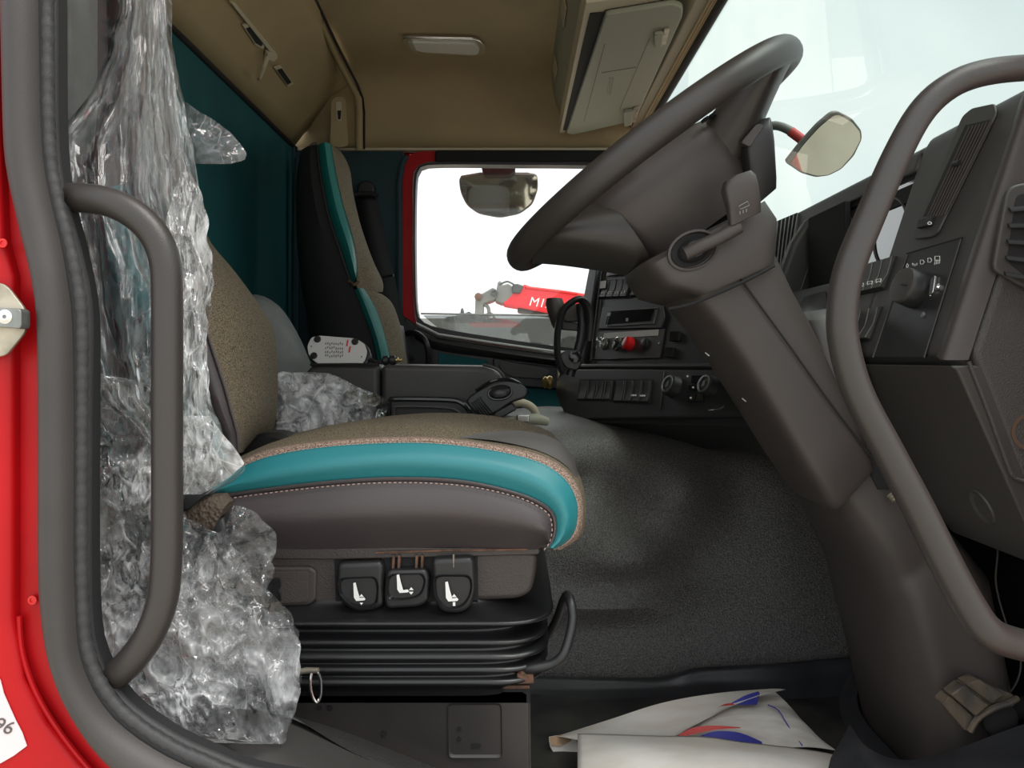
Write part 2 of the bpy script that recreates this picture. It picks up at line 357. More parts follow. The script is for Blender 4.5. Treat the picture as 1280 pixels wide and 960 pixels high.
# windscreen header, glass, far pillar
hd = MB()
for (x0, z0, x1, z1, m, nm) in [(.40, .80, .445, .84, 'cream', 'header_lining')]:
    pass
hp = [(.36, .86), (.40, .782), (.425, .776), (.445, .79), (.46, .84), (.40, .95)]
trim3 = MB().prism([(x, .62, z) for x, z in hp], (0, 1.98, 0)).build('trim_3', 'cream2', kind='structure', bevel=.004)
for dx, dz in ((.424, .773), (.434, .779), (.444, .786)): MB().tube([(dx, .62, dz), (dx, 2.58, dz)], .0035, 6).build('header_rib', 'cream', trim3)
MB().tube([(.462, .62, .792), (.462, 2.60, .792)], [(.014, .010)]*2, 10).build('header_seal', 'matte', trim3)
MB().tube([(.472, .62, .803), (.472, 2.60, .803)], .009, 10).build('header_seal', 'rubber', trim3)
win2 = MB().grid([[V((.475+(.66*t), y, .80-.62*t)) for t in (0, .25, .5, .75, 1)] for y in (.5, 1, 1.6, 2.2, 2.64)]).build('window_2', 'tint', kind='structure')
# far pillar between side window and windscreen
MB().rings([sect((765+a, 188), (792+a, 188), 2.58, 2.66, n=16) if 0 else [V((x, y, .70)) for x, y in ((.36, 2.57), (.47, 2.57), (.47, 2.66), (.36, 2.66))] for a in (0,)]+[[V((x, y, z)) for x, y in ((x0, 2.57), (x0+.11, 2.57), (x0+.11, 2.66), (x0, 2.66))] for x0, z in ((.42, .45), (.50, .2), (.62, -.1), (.62, -.6))]).build('trim_4', 'black', kind='structure', bevel=.01)

# far door: red frame, glass, dark lower panel
door = thing('door_1', (0, 2.62, -.6), None, None, kind='structure')
YD = 2.60
def frame_ring(outer, inner, Y, dep, n=96):
    a = cr(PL(outer, Y), n, True); b = cr(PL(inner, Y), n, True); off = V((0, dep, 0)); mb = MB()
    rows = [a, b, [p+off for p in b], [p+off for p in a]]
    v = [p for r in rows for p in r]; f = []
    for r in range(4):
        for k in range(n): f.append((r*n+k, r*n+(k+1) % n, ((r+1) % 4)*n+(k+1) % n, ((r+1) % 4)*n+k))
    return mb.add(v, f)
win_in = [(520, 228), (524, 212), (540, 206), (640, 206), (740, 207), (800, 212), (795, 300), (780, 425), (740, 436), (690, 432), (620, 422), (560, 412), (530, 403), (521, 385), (519, 320), (519, 270)]
win_md = [(516, 226), (521, 209), (539, 202), (640, 199), (745, 200), (812, 204), (806, 300), (790, 434), (740, 446), (690, 441), (620, 430), (556, 420), (526, 411), (518, 390), (516, 320), (516, 270)]
win_out = [(502, 215), (508, 198), (532, 189), (640, 192), (750, 192), (822, 194), (820, 300), (800, 450), (740, 460), (690, 455), (620, 445), (553, 435), (517, 425), (505, 400), (502, 320), (502, 270)]
frame_ring(win_out, win_md, YD, .06).build('door_frame', 'red', door)
frame_ring([(a*.75+c_*.25, b*.75+d*.25) for (a, b), (c_, d) in zip(win_md, win_in)], win_in, YD-.012, .05).build('window_seal', 'black', door)
win1 = MB().prism([p+V((0, .03, 0)) for p in cr(PL(win_md, YD), 60, True)], (0, .004, 0)).build('window_1', 'clear', kind='structure', smooth=False)
MB().prism(PL([(528, 394), (735, 394), (735, 445), (690, 440), (560, 420)], YD+.045), (0, .003, 0)).build('reflection_strip', 'refl_band', win1, smooth=False)  # grey translucent strip painting a reflected band across the lower window
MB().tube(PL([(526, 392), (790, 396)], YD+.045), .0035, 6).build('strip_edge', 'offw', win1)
# door inner panel
c = MB().prism(PL([(505, 395), (524, 408), (560, 424), (620, 434), (690, 444), (830, 455), (860, 760), (505, 760)], YD-.005), (0, .05, 0)); c.build('door_panel', 'black', door, bevel=.006)
def dstrip(top, bot, Yc, bulge, name, m, par):
    c = MB(); c.skin([PL(top, Yc), PL([((a+x)/2, (b+y)/2) for (a, b), (x, y) in zip(top, bot)], Yc-bulge), PL(bot, Yc)], 30, 4); return c.build(name, m, par)
dstrip([(519, 405), (545, 417), (620, 432), (700, 444), (760, 450)], [(519, 424), (548, 438), (620, 448), (700, 458), (760, 464)], YD-.008, .035, 'belt_rail', 'dash', door)
MB().tube(PL([(522, 405), (548, 418), (620, 429), (690, 439), (770, 446)], YD-.03), .0045, 8).build('glass_wiper', 'offw', door)
MB().tube(PL([(522, 409), (548, 422), (620, 433), (690, 443), (770, 450)], YD-.035), .004, 8).build('rubber_lip', 'rubber', door)
MB().prism(PL([(547, 441), (608, 450), (612, 458), (620, 470), (550, 470)], YD-.012), (0, .01, 0)).build('cloth_insert', 'teal', door, bevel=.002)
MB().prism(rnd(PL([(615, 446), (640, 452), (716, 462), (712, 488), (655, 484), (618, 470)], YD-.03), .02), (0, .03, 0)).build('handle_bezel', 'black', door, bevel=.008)
MB().prism(rnd(PL([(622, 452), (676, 460), (690, 464), (680, 474), (640, 472), (626, 464)], YD-.036), .02), (0, .01, 0)).build('door_handle', 'dash', door, bevel=.003)
MB().prism(PL([(650, 484), (800, 492), (800, 560), (655, 560)], YD-.012), (0, .01, 0)).build('lower_cloth', 'turq' if 0 else 'teal', door, bevel=.002)
MB().tube(cr(P3([(505, 417, 2.55), (518, 416, 2.5), (530, 424, 2.47), (535, 440, 2.47), (535, 470, 2.5)]), 20), .010, 10).build('pull_loop', 'black', door)
# exterior skin of the far side
MB().box((-.8, 2.665, -.75), (-.36, 2.69, 1.0)).build('wall_outer', 'red', kind='structure', smooth=False)
MB().prism(PL([(505, 440), (900, 470), (900, 760), (505, 760)], 2.68), (0, .02, 0)).build('outer_skin', 'red', door, smooth=False)
# front bulkhead and dark footwell
wf = MB().box((.80, .64, -.75), (.84, 2.66, .05)).build('wall_front', 'matte', kind='structure', smooth=False)
MB().box((.84, .55, -.9), (1.18, 2.70, .16)).build('front_panel', 'red', wf, bevel=.03)

# ---- near side: red B pillar, seal, sill ----
so_l = [(-6, -900), (-2, -160), (3, 0), (6, 130), (9, 200), (18, 250), (30, 300), (42, 350), (49, 400), (50, 500), (50, 600), (50, 700), (53, 760), (62, 820), (80, 870), (103, 910), (125, 940), (150, 965), (200, 1010), (300, 1050), (600, 1075)]
so_r = [(42, -900), (46, -160), (48, 0), (50, 130), (54, 200), (63, 250), (75, 300), (84, 350), (90, 400), (92, 500), (92, 600), (92, 700), (94, 760), (98, 812), (113, 856), (135, 890), (160, 914), (195, 938), (240, 960), (330, 990), (600, 1015)]
si_r = [(60, -900), (64, -160), (66, 0), (66, 130), (69, 200), (78, 250), (92, 300), (104, 350), (110, 400), (109, 500), (108, 600), (108, 700), (109, 760), (114, 806), (130, 846), (152, 876), (178, 898), (215, 922), (262, 944), (350, 972), (600, 1000)]
red_pts = [(a+4, b) for a, b in so_l]+[(620, 1400), (-500, 1400), (-500, -160)]
wn = MB().prism(PL([(-500, -930)]+[(a+6, b-2) for a, b in so_l]+[(620, 1300), (-500, 1300)], .64), (0, .05, 0)).build('wall_near', 'red', kind='structure', bevel=.003)
MB().prism(PL([(1290, -930), (1345, -760), (1540, -100), (1620, 150), (1660, 700), (1700, 1300), (1250, 1300), (1300, 1010), (1390, 1010), (1430, 600), (1430, 60), (1400, -100), (1270, -760), (1250, -930)], .64), (0, .05, 0)).build('wall_near', 'red', kind='structure', bevel=.003)
# pressed steps of the pillar: outer flange stands proud
fl = [(-500, -930), (-8, -930), (8-12, -160), (6-12, 130), (2, 300), (14, 345), (14, 480), (14, 700), (14, 775), (26, 850), (55, 905), (95, 955), (190, 1050), (400, 1120), (400, 1300), (-500, 1300)]
MB().prism(PL(fl, .628), (0, .02, 0)).build('pillar_flange', 'red', wn, bevel=.006, seg=3)
MB().tube(cr(PL([(24, 770), (28, 815), (45, 865), (75, 915), (115, 965), (160, 1010)], .634), 24), .0022, 8).build('pressed_ridge', 'red', wn)
for a, b in ((4, 304), (41, 750)): 
    MB().lathe(P(a, b, .637 if a > 10 else .627), (0, -1, 0), [(.0038, 0), (.0038, .001), (.002, .0012), (.0018, .0002)], 16).build('plug', 'redp', wn)
def ribbon(l, r, Y, bulge, n=110, m=8, jitter=0):
    a = cr(PL(l, Y), n); b = cr(PL(r, Y), n); rows = []
    for i in range(n):
        row = []
        for k in range(m+1):
            t = k/m; p = a[i].lerp(b[i], t); h = math.sin(math.pi*t)**.6*bulge; row.append(p+V((0, -h, 0)))
        row += [b[i]+V((0, .03, 0)), a[i]+V((0, .03, 0)), row[0]]
        rows.append(row)
    return MB().grid(rows)
tr5 = ribbon(so_l, so_r, .628, .016).build('trim_5', 'rubber', kind='structure')
ribbon([(a-2, b) for a, b in so_r], [(a*.45+c_*.55, b*.45+d*.55) for (a, b), (c_, d) in zip(so_r, si_r)], .632, .004).build('seal_groove', 'matte', tr5)
n = 420; path = cr(PL([(a*.42+c_*.58, b*.42+d*.58) for (a, b), (c_, d) in zip(so_r, si_r)], .634), n)
MB().tube(path, [(.0056+.0005*math.sin(i*2.1)+.0003*math.sin(i*.7)) for i in range(n)], 10).build('seal_bead', 'rubber2', tr5)
path = cr(PL([(a+c_*0-1, b) for a, b in si_r for c_ in (0,)], .646), 130)
MB().tube(path, .0050, 10).build('seal_lip', 'rubber2', tr5)
# inner B pillar trim (pale upper, black lower)
MB().prism(PL([(58, -560), (87, -560), (87, 118), (82, 170), (58, 200)], .84), (0, .06, 0)).build('trim_6', 'greyc', kind='structure', bevel=.004)
MB().prism(PL([(58, 190), (90, 200), (112, 420), (112, 900), (58, 900)], .86), (0, .06, 0)).build('trim_7', 'matte', kind='structure', bevel=.004)
# sill moulding
A = PL([(112, 856), (135, 890), (185, 926), (262, 962), (360, 1010), (620, 1040)], .660)
B = PL([(146, 880), (178, 908), (235, 932), (300, 950), (400, 985), (620, 1030)], .70)
B2 = PL([(150, 872), (188, 896), (250, 915), (320, 935), (430, 975), (620, 1020)], .72)
Cc = PL([(150, 850), (195, 880), (270, 884), (350, 895), (470, 950), (620, 1010)], .80)
sill = MB().skin([A, B, B2, Cc], 40, 5).build('sill', 'dash', kind='structure')
o_ = P(272, 909, .735)
MB().tube([o_+V((math.cos(t)*.016, .006*math.sin(t), math.sin(t)*.008+.002)) for t in [i*math.pi/12 for i in range(22)]], .0012, 6).build('cap_ring', 'matte', sill)
MB().skin([PL([(340, 890), (380, 905), (450, 945), (620, 1020)], .79), PL([(345, 905), (400, 912), (470, 940), (560, 985), (640, 1020)], .83), PL([(345, 890), (375, 897), (440, 918), (550, 962), (640, 1000)], .885)], 30, 5).build('floor_cover', 'leather', sill)
# ================= DRIVER'S SEAT =================
ds = thing('driver_seat', P(500, 860, 1.1), 'turquoise and grey tweed driver seat with levers and bellows base', 'seat')
def at(pts, Y): return [P(a, b, Y) for a, b in pts]
l0 = [(262, 676), (350, 687), (450, 687), (560, 684), (640, 688), (672, 687), (681, 682)]
l1 = [(262, 622), (330, 612), (420, 602), (500, 598), (580, 602), (650, 618), (686, 636), (694, 655), (691, 674), (684, 684)]
l2 = [(262, 608), (300, 584), (345, 568), (420, 557), (520, 553), (600, 560), (668, 575), (704, 596), (721, 625), (721, 656), (711, 676), (692, 687)]
l2b = [(262, 600), (302, 575), (345, 560), (420, 550), (520, 546), (600, 553), (670, 567), (708, 588), (727, 620), (728, 655), (721, 674), (700, 688)]
l1m = [(x, y) for x, y in l1]
side = MB().skin([at(l0, .90), at([(a*.5+c_*.5, b*.5+d*.5) for (a, b), (c_, d) in zip(l0, [(262, 622), (350, 611), (450, 599), (560, 600), (650, 618), (690, 640), (690, 670)])], .872), at(l1, .885)], 40, 5).build('side_panel', 'seatg', ds)
turq = MB().skin([at(l1, .885), at([(262, 615), (315, 598), (382, 585), (460, 576), (520, 575), (600, 582), (660, 597), (695, 618), (708, 645), (704, 670), (690, 685)], .876), at(l2, .893)], 44, 5).build('side_bolster', 'turq', ds)
edge = MB().skin([at(l2, .893), at([((a+c_)/2, (b+d)/2-1) for (a, b), (c_, d) in zip(l2, l2b)], .894), at(l2b, .905)], 44, 3).build('edge_band', 'tweed2', ds)
# stitching and piping
MB().tube(cr([p+V((0, -.002, 0)) for p in at(l1, .884)], 60), .0022, 6).build('seam_piping', 'seatg', ds)
def stitches(path, n, name, m, par, off=(0, -.003, -.003), r=.0007):
    pts = cr(path, n*2); mb = MB()
    for i in range(0, n*2-1, 2):
        a, b = pts[i]+V(off), pts[i+1]+V(off); mb.tube([a, b], r, 5)
    return mb.build(name, m, par, smooth=False, kind='stuff')
stitches(at([(x-1 if x < 640 else x-4, y+5 if x < 640 else y+3) for x, y in l1], .879), 75, 'stitching', 'stitch', side, off=(0, -.001, 0))
stitches(at(l2, .892), 100, 'stitching', 'stitch', edge, off=(0, -.001, 0), r=.0005)
# top of the cushion: near bolster, hollow, far bolster
t1 = [(262, 596), (305, 572), (345, 556), (420, 545), (520, 541), (600, 549), (672, 562), (712, 585), (730, 618), (731, 655), (724, 674)]
t2 = [(262, 590), (310, 566), (350, 550), (420, 536), (520, 531), (610, 540), (680, 556), (716, 580), (731, 615), (731, 655), (722, 676)]
top = MB().skin([at(l2b, .905), at(t1, .94), at(t2, .99)], 44, 4).build('cushion_rim', 'tweed', ds)
gi = MB().skin([at([(570, 549), (620, 553), (672, 565), (706, 583), (722, 606)], .932), at([(575, 547.5), (640, 546), (688, 556), (711, 575), (722, 600)], .95), at([(580, 546), (645, 540), (692, 550), (714, 570), (722, 592)], .975)], 24, 3).build('insert_panel', 'seatl', ds)
for o in (gi,): o.location.y -= .004; o.location.z += .0025
t3 = [(262, 585), (315, 565), (360, 548), (430, 531), (510, 520), (590, 519), (660, 528), (697, 545), (712, 575), (716, 615), (712, 650)]
t4 = [(270, 575), (330, 553), (380, 542), (430, 531), (480, 521), (545, 516), (610, 519), (665, 530), (695, 547), (700, 580), (698, 620)]
def scaleY(pts, Y0, Y1): # same world x and z moved to another depth
    return [V((p.x, Y1, p.z)) for p in at(pts, Y0)]
c = MB(); c.skin([at(t2, .99), scaleY(t2, .975, 1.10), at(t4, 1.20), [p+V((0, .06, -.02)) for p in at(t4, 1.30)], [p+V((0, .10, -.09)) for p in at(t4, 1.30)]], 44, 5)
ct = c.build('cushion_top', 'tweed', ds)
c = MB(); c.prism(at([(262, 610), (420, 565), (560, 560), (690, 600), (716, 650), (700, 684), (262, 678)], .91), (0, .44, 0)); c.build('cushion_core', 'seatg', ds, bevel=.01)
# backrest: profile curves from hip to head
f0 = [(300, 566), (322, 558), (342, 535), (347, 500), (347, 465), (343, 415), (322, 378), (290, 335), (263, 303), (240, 245), (216, 160), (200, 60), (196, -60)]
f1 = [(298, 566), (296, 540), (289, 515), (281, 485), (268, 445), (252, 395), (236, 345), (216, 290), (196, 230), (180, 160), (168, 60), (164, -60)]
f2 = [(290, 570), (276, 545), (262, 520), (250, 490), (238, 455), (222, 405), (200, 350), (180, 290), (160, 230), (145, 160), (135, 60), (132, -60)]
f3 = [(230, 600), (205, 560), (188, 520), (172, 480), (158, 440), (140, 390), (122, 340), (105, 290), (92, 240), (84, 160), (80, 60), (80, -60)]
br = MB().skin([at([(a-14, b) for a, b in f0], 1.36), at(f0, 1.24), [(p+q_)/2+V((.016, -.03, .004)) for p, q_ in zip(cr(at(f0, 1.24), 13), cr(at(f1, .94), 13))], at(f1, .94)], 50, 6).build('backrest_bolster', 'tweed', ds)
MB().skin([at(f1, .94), at([((a+c_)/2, (b+d)/2) for (a, b), (c_, d) in zip(f1, f2)], .93), at(f2, .94)], 50, 3).build('backrest_side', 'seatg', ds)
for seg_, nm_, mm_ in ((slice(0, 9), 'backrest_trim', 'turq'), (slice(8, 13), 'headrest_side', 'seatg')):
    MB().skin([at(f2[seg_], .94), at([((a+c_)/2, (b+d)/2) for (a, b), (c_, d) in zip(f2[seg_], f3[seg_])], .925), at(f3[seg_], .945)], 40, 3).build(nm_, mm_, ds)
MB().tube(cr(at(f1, .938), 50), .002, 6).build('seam_piping', 'seatg', br)
c = MB(); c.prism([V((p.x-.05, .95, p.z)) for p in at(f2[::2], .95)]+[V((p.x-.04, .95, p.z)) for p in at(f3[::-2], .95)], (0, .27, 0)); c.build('backrest_shell', 'matte', ds)
# dark hinge cover peeping behind the tweed
MB().lathe(P(345, 585, 1.12), (0, -1, 0), [(.055, -.02), (.055, .02), (.048, .028), (0, .030)], 28).build('hinge_cover', 'black', ds)
# frame under the cushion
fr = [(250, 688), (420, 688), (598, 690), (640, 687), (673, 690), (670, 720), (664, 742), (648, 750), (470, 757), (345, 768), (250, 768)]
c = MB(); c.prism(rnd(at(fr, .905), .012), (0, .40, 0)); base = c.build('seat_frame', 'frame', ds, bevel=.008, seg=3)
pf = Pl((0, .905, 0), (0, -1, 0))
c = MB(); pf.plate(c, [(418, 697), (597, 692), (598, 750), (470, 756), (420, 758)], -.002, .0012); c.build('lever_recess', 'matte', ds)
c = MB(); pf.plate(c, [(250, 681), (675, 684), (674, 692), (600, 694), (418, 698), (250, 697)], 0, .006, .004); c.build('frame_lip', 'frame', ds, bevel=.002)
MB().tube(at([(470, 691), (560, 688), (660, 687)], .897), .0013, 6).build('cushion_plate', 'rust', ds)
# rocker with raised surround
c = MB(); pf.plate(c, [(310, 707), (390, 707), (397, 713), (396, 748), (388, 755), (310, 758)], 0, .006, .008); rk = c.build('rocker_surround', 'frame', ds, bevel=.003, seg=3)
c = MB(); pf.plate(c, [(330, 712), (388, 712), (388, 750), (330, 753)], .006, .0085, .003); c.build('rocker', 'frame', rk, bevel=.001)
c = MB(); pf.plate(c, [(345, 719), (355, 719), (355, 730), (352, 733), (355, 738), (355, 748), (335, 750), (335, 719)], .0085, .011, .002); c.build('rocker_button', 'gloss', rk, bevel=.001)
# three levers with pictograms
def lever(pts, face, icon, wide, proud):
    c = MB(); ring = rnd(at(pts, .905-proud), .008); c.prism(ring, (0, proud+.02, 0)); lv = c.build('lever', 'black', ds, bevel=.006, seg=3)
    pl = Pl((0, .905-proud, 0), (0, -1, 0))
    c = MB(); a = pl.poly(face, .0, .010, 5); b = [p+V((0, .0, 0)) for p in a]; cen = sum(a, V())/len(a)
    a2 = [p+V((0, -.0035, 0)) for p in a]; b2 = [cen.lerp(p, .80)+V((0, .002, 0)) for p in a]
    n_ = len(a2)
    c.add(a+a2+b2, [(i, (i+1) % n_, n_+(i+1) % n_, n_+i) for i in range(n_)]+[(n_+i, n_+(i+1) % n_, 2*n_+(i+1) % n_, 2*n_+i) for i in range(n_)]+[tuple(range(2*n_, 3*n_))])
    c.build('lever_face', 'gloss', lv, angle=25)
    c = MB(); ox, oy, s = icon
    back = [(-9, -20), (-5, -21), (-2, -8), (1, 2), (2, 6), (10, 5), (12, 8), (10, 10), (-4, 11), (-8, 5)]
    pl.plate(c, [(ox+x*s, oy+y*s) for x, y in back], .0036, .0040)
    if wide == 1: tri = [[(5, -1), (9, 4), (1, 4)], [(2, 14), (8, 14), (5, 18)]]
    elif wide == 2: tri = [[(16, 1), (20, 6), (12, 6)], [(12, 9), (20, 9), (16, 14)]]
    else: tri = [[(5, -1), (9, 4), (1, 4)], [(3, 12), (7, 12), (7, 18), (3, 18)]]
    for t in tri: pl.plate(c, [(ox+x*s, oy+y*s) for x, y in t], .0036, .0040)
    c.build('pictogram', 'white', lv, smooth=False); return lv
lever([(421, 704), (479, 702), (479, 758), (466, 764), (444, 766), (428, 756), (419, 742)], [(423, 722), (470, 720), (474, 732), (472, 758), (440, 758), (423, 740)], (449, 742, .72), 1, .016)
lever([(483, 713), (532, 712), (537, 722), (535, 752), (524, 759), (482, 762), (479, 745)], [(484, 717), (528, 716), (533, 724), (528, 744), (505, 750), (482, 748)], (503, 732, .72), 2, .018)
lever([(539, 699), (592, 697), (595, 740), (588, 760), (575, 768), (552, 767), (542, 752)], [(541, 718), (590, 718), (591, 740), (580, 758), (560, 762), (543, 748)], (564, 742, .78), 3, .022)
for x in (492, 499, 521, 528):
    MB().prism(at([(x-1.5, 694), (x+1.5, 694), (x+.5, 716), (x-2.5, 716)], .896), (0, .02, 0)).build('lever_fork', 'rust', ds)
MB().tube(at([(567, 693), (567, 709)], .884), .0012, 6).build('release_pin', 'alum', ds)
# bellows: stacked rounded rings
c = MB(); rings = []
def rr_ring(x0, x1, y0, y1, z, r=.07): return [V((p.x, p.y, z)) for p in rnd([V((x0, y0, 0)), V((x1, y0, 0)), V((x1, y1, 0)), V((x0, y1, 0))], r, 8)]
prof = [(-.280, -.032), (-.292, -.026), (-.300, .012), (-.303, .021), (-.308, .016), (-.312, -.006), (-.318, -.012), (-.324, .008), (-.328, .014), (-.332, .008), (-.336, -.004), (-.341, .010), (-.345, .015), (-.349, .009), (-.352, -.003), (-.356, .009), (-.360, .014), (-.364, .008), (-.367, -.003), (-.371, .008), (-.375, .012), (-.379, .006), (-.384, -.008), (-.395, -.012)]
for z, o in prof: rings.append(rr_ring(-.40, .033+o, .885-o*.7, 1.36, z))
MB().rings(cr and rings, caps=False).build('bellows', 'bellows', ds, sub=1)
MB().box((-.40, .90, -.41), (.022, 1.34, -.38)).build('suspension_plate', 'matte', ds, bevel=.004)
MB().tube(at([(395, 840), (480, 840), (535, 841), (552, 843)], .896), .0012, 6).build('plate_edge', 'steel', ds)
# pedestal of folded sheet steel
pp = .90
box = MB().prism(at([(300, 866), (310, 861), (655, 860), (663, 866), (664, 1020), (300, 1020)], pp), (0, .42, 0)).build('pedestal', 'steel', ds, bevel=.005, seg=3)
MB().prism(at([(300, 857), (662, 857), (662, 861), (300, 861)], pp-.003), (0, .4, 0)).build('rust_edge', 'rust', ds)
MB().prism(at([(646, 841), (667, 843), (668, 855), (646, 856)], pp-.012), (0, .03, 0)).build('pivot_bracket', 'rust', ds, bevel=.002)
pb = Pl((0, pp, 0), (0, -1, 0))
c = MB(); o4 = pb.poly([(560, 879), (627, 879), (628, 946), (561, 946)], 0, .006, 4); i4 = pb.poly([(564, 884), (623, 884), (624, 940), (565, 940)], -.003, .005, 4)
o4b = [p+V((0, -.0025, 0)) for p in o4]; n_ = len(o4)
c.add(o4+o4b+i4, [(i, (i+1) % n_, n_+(i+1) % n_, n_+i) for i in range(n_)]+[(n_+i, n_+(i+1) % n_, 2*n_+(i+1) % n_, 2*n_+i) for i in range(n_)]+[tuple(range(2*n_, 3*n_))])
em = c.build('embossed_square', 'steel', box, angle=60)
for x, y, r in ((399, 885, 3), (412, 885, 3.6), (480, 917, 3.8), (574, 911, 2.8), (574, 924, 2.8)):
    MB().lathe(P(x, y, pp-.0005), (0, -1, 0), [(r/F*pp, 0), (r/F*pp, .0012)], 16).build('bolt_hole', 'matte', box)
c = MB(); pb.plate(c, rnd([V((589, 929, 0)), V((601, 929, 0)), V((601, 935, 0)), V((589, 935, 0))], 3) and [(p.x, p.y) for p in rnd([V((589, 929, 0)), V((601, 929, 0)), V((601, 935, 0)), V((589, 935, 0))], 3)], 0, .0012); c.build('slot_hole', 'matte', box)
# slide bar
MB().tube(cr(P3([(648, 836, .90), (662, 836, .89), (690, 830, .89), (704, 818, .89), (712, 795, .90), (716, 772, .91), (713, 752, .92), (709, 744, .94), (704, 752, .97), (697, 772, 1.0), (687, 790, 1.02), (676, 800, 1.04)]), 50), .0058, 10).build('slide_bar', 'black', ds)
MB().tube(P3([(652, 830, .895), (654, 842, .892)]), .006, 10).build('bar_pivot', 'rust', ds)
# pull ring on its cable end
rg = thing('pull_ring', P(395, 850, .86), 'small metal split ring hanging from a cable end by the bellows', 'ring')
MB().tube(P3([(372, 840, .865), (384, 838, .862), (398, 838, .86)]), [.0032, .0035, .003], 10).build('cable_end', 'alum', rg)
MB().tube(cr(P3([(391, 838, .862), (388, 852, .858), (390, 868, .858), (396, 878, .86), (401, 868, .862), (401, 850, .862), (397, 840, .86)]), 30, True), .0017, 8, closed=True).build('ring', 'chrome', rg)
# belt stalk
bk = thing('belt_stalk', P(262, 640, .87), 'dark belt buckle stalk in a woven sleeve behind the driver seat cushion', 'buckle')
MB().rings([sect(*s, .85, .885, n=20) for s in [((232, 652), (236, 622)), ((245, 660), (258, 618)), ((262, 664), (282, 616)), ((272, 663), (290, 626))]]).build('sleeve', 'sleeve', bk)
MB().rings([sect(*s, .852, .88, n=20) for s in [((248, 664), (262, 650)), ((264, 676), (288, 640)), ((275, 690), (292, 660))]]).build('buckle', 'black', bk)
MB().rings([sect(*s, .84, .87, n=20) for s in [((222, 640), (228, 608)), ((240, 636), (268, 612))]]).build('strap', 'web', bk)

# ================= PASSENGER SEAT =================
ps = thing('passenger_seat', P(440, 600, 2.1), 'passenger seat with turquoise bolster and dark side shell by the far door', 'seat')
def ribY(curves, name, m, par, n=40, k=4, **kw): return MB().skin([P3(c_) for c_ in curves], n, k).build(name, m, par, **kw)
def withY(pts, Y): return [(a, b, Y) for a, b in pts]
e0 = [(374, 200), (372, 250), (374, 320), (382, 380), (392, 430), (396, 560)]
e1 = [(398, 181), (402, 215), (413, 270), (428, 315), (440, 355), (452, 385), (466, 430), (476, 480), (490, 570)]
g0 = [(380, 188), (377, 250), (381, 320), (392, 400), (402, 460), (410, 570)]
ribY([withY([(385, 183), (376, 190), (370, 230), (371, 300), (377, 360), (386, 420), (388, 560)], 2.28), withY([(386, 182), (377, 190), (373, 230), (375, 300), (382, 360), (391, 420), (398, 560)], 2.02), withY([(392, 181), (390, 215), (395, 270), (405, 320), (415, 370), (430, 440), (440, 560)], 1.955), withY(e1, 1.96)], 'side_shell', 'matte', ps)
u1 = [(398, 181), (402, 215), (413, 270), (428, 315), (441, 356)]
u2 = [(414, 180), (420, 215), (429, 255), (442, 300), (447, 335), (445, 352)]
ribY([withY(u1, 1.958), withY([(406, 178), (411, 216), (421, 262), (436, 308), (445, 346)], 1.935), withY(u2, 1.965)], 'upper_bolster', 'turq_shade', ps)
u3 = [(443, 362), (455, 392), (468, 430), (476, 480), (486, 560)]; u4 = [(455, 361), (471, 388), (484, 430), (492, 470), (502, 560)]
ribY([withY(u3, 1.955), withY([(449, 360), (462, 390), (475, 430), (483, 475), (492, 560)], 1.94), withY(u4, 1.965)], 'lower_bolster', 'turq_shade', ps)
w1 = [(412, 180), (426, 190), (437, 212), (442, 245), (452, 285), (466, 325), (478, 352), (478, 365)]
v2 = [(414, 180), (420, 215), (429, 255), (442, 300), (447, 335), (446, 352), (446, 358), (447, 362)]
ribY([withY(v2, 1.962), withY([(412, 180), (421, 200), (430, 235), (440, 270), (452, 310), (461, 345), (462, 360), (462, 365)], 1.99), withY(w1, 2.10), withY([(a-3, b) for a, b in w1], 2.38)], 'upper_pad', 'tweed', ps)
v4 = [(456, 363), (471, 388), (484, 430), (492, 470), (502, 560)]; w4 = [(478, 368), (489, 378), (498, 400), (505, 430), (510, 470), (512, 560)]
ribY([withY(v4, 1.964), withY([(467, 364), (480, 390), (492, 430), (499, 470), (505, 560)], 1.99), withY(w4, 2.10), withY([(a-2, b) for a, b in w4], 2.38)], 'lower_pad', 'tweed', ps)
ribY([withY([(430, 360), (440, 358), (452, 362)], 1.97), withY([(445, 366), (462, 364), (478, 369)], 2.08)], 'pad_groove', 'matte', ps, n=8)
# grey centre panel of the head area
c = MB(); c.prism(P3([(420, 222, 1.968), (426, 228, 1.99), (433, 262, 1.995), (438, 300, 1.99), (444, 330, 1.985), (437, 300, 1.965), (426, 258, 1.965), (421, 238, 1.965)]), (0, .004, 0)); c.build('insert_panel', 'seatl', ps)
MB().tube(cr(P3(withY([(386, 183), (396, 180), (400, 215), (411, 270), (426, 316), (440, 357)], 1.95)), 40), .002, 6).build('seam_piping', 'black', ps)
MB().prism(PL([(398, 400), (480, 400), (505, 560), (405, 560)], 2.0), (0, .36, 0)).build('seat_core', 'black', ps)
MB().tube(P3([(436, 352, 1.945), (443, 356, 1.93), (448, 352, 1.94)]), .004, 8).build('pivot_bolt', 'rust', ps)
MB().prism(PL([(400, 545), (640, 545), (650, 600), (400, 600)], 1.98), (0, .42, 0)).build('seat_cushion', 'tweed', ps, bevel=.03, seg=4)
ar = thing('armrest_loop', P(655, 515, 1.9), 'beige curved padded loop beside the turquoise door cloth', 'armrest')
MB().tube(cr(P3([(630, 516, 1.9), (645, 504, 1.88), (660, 506, 1.88), (670, 516, 1.88), (672, 535, 1.88)]), 20), [.010]*20, 10).build('loop', 'cream2', ar)

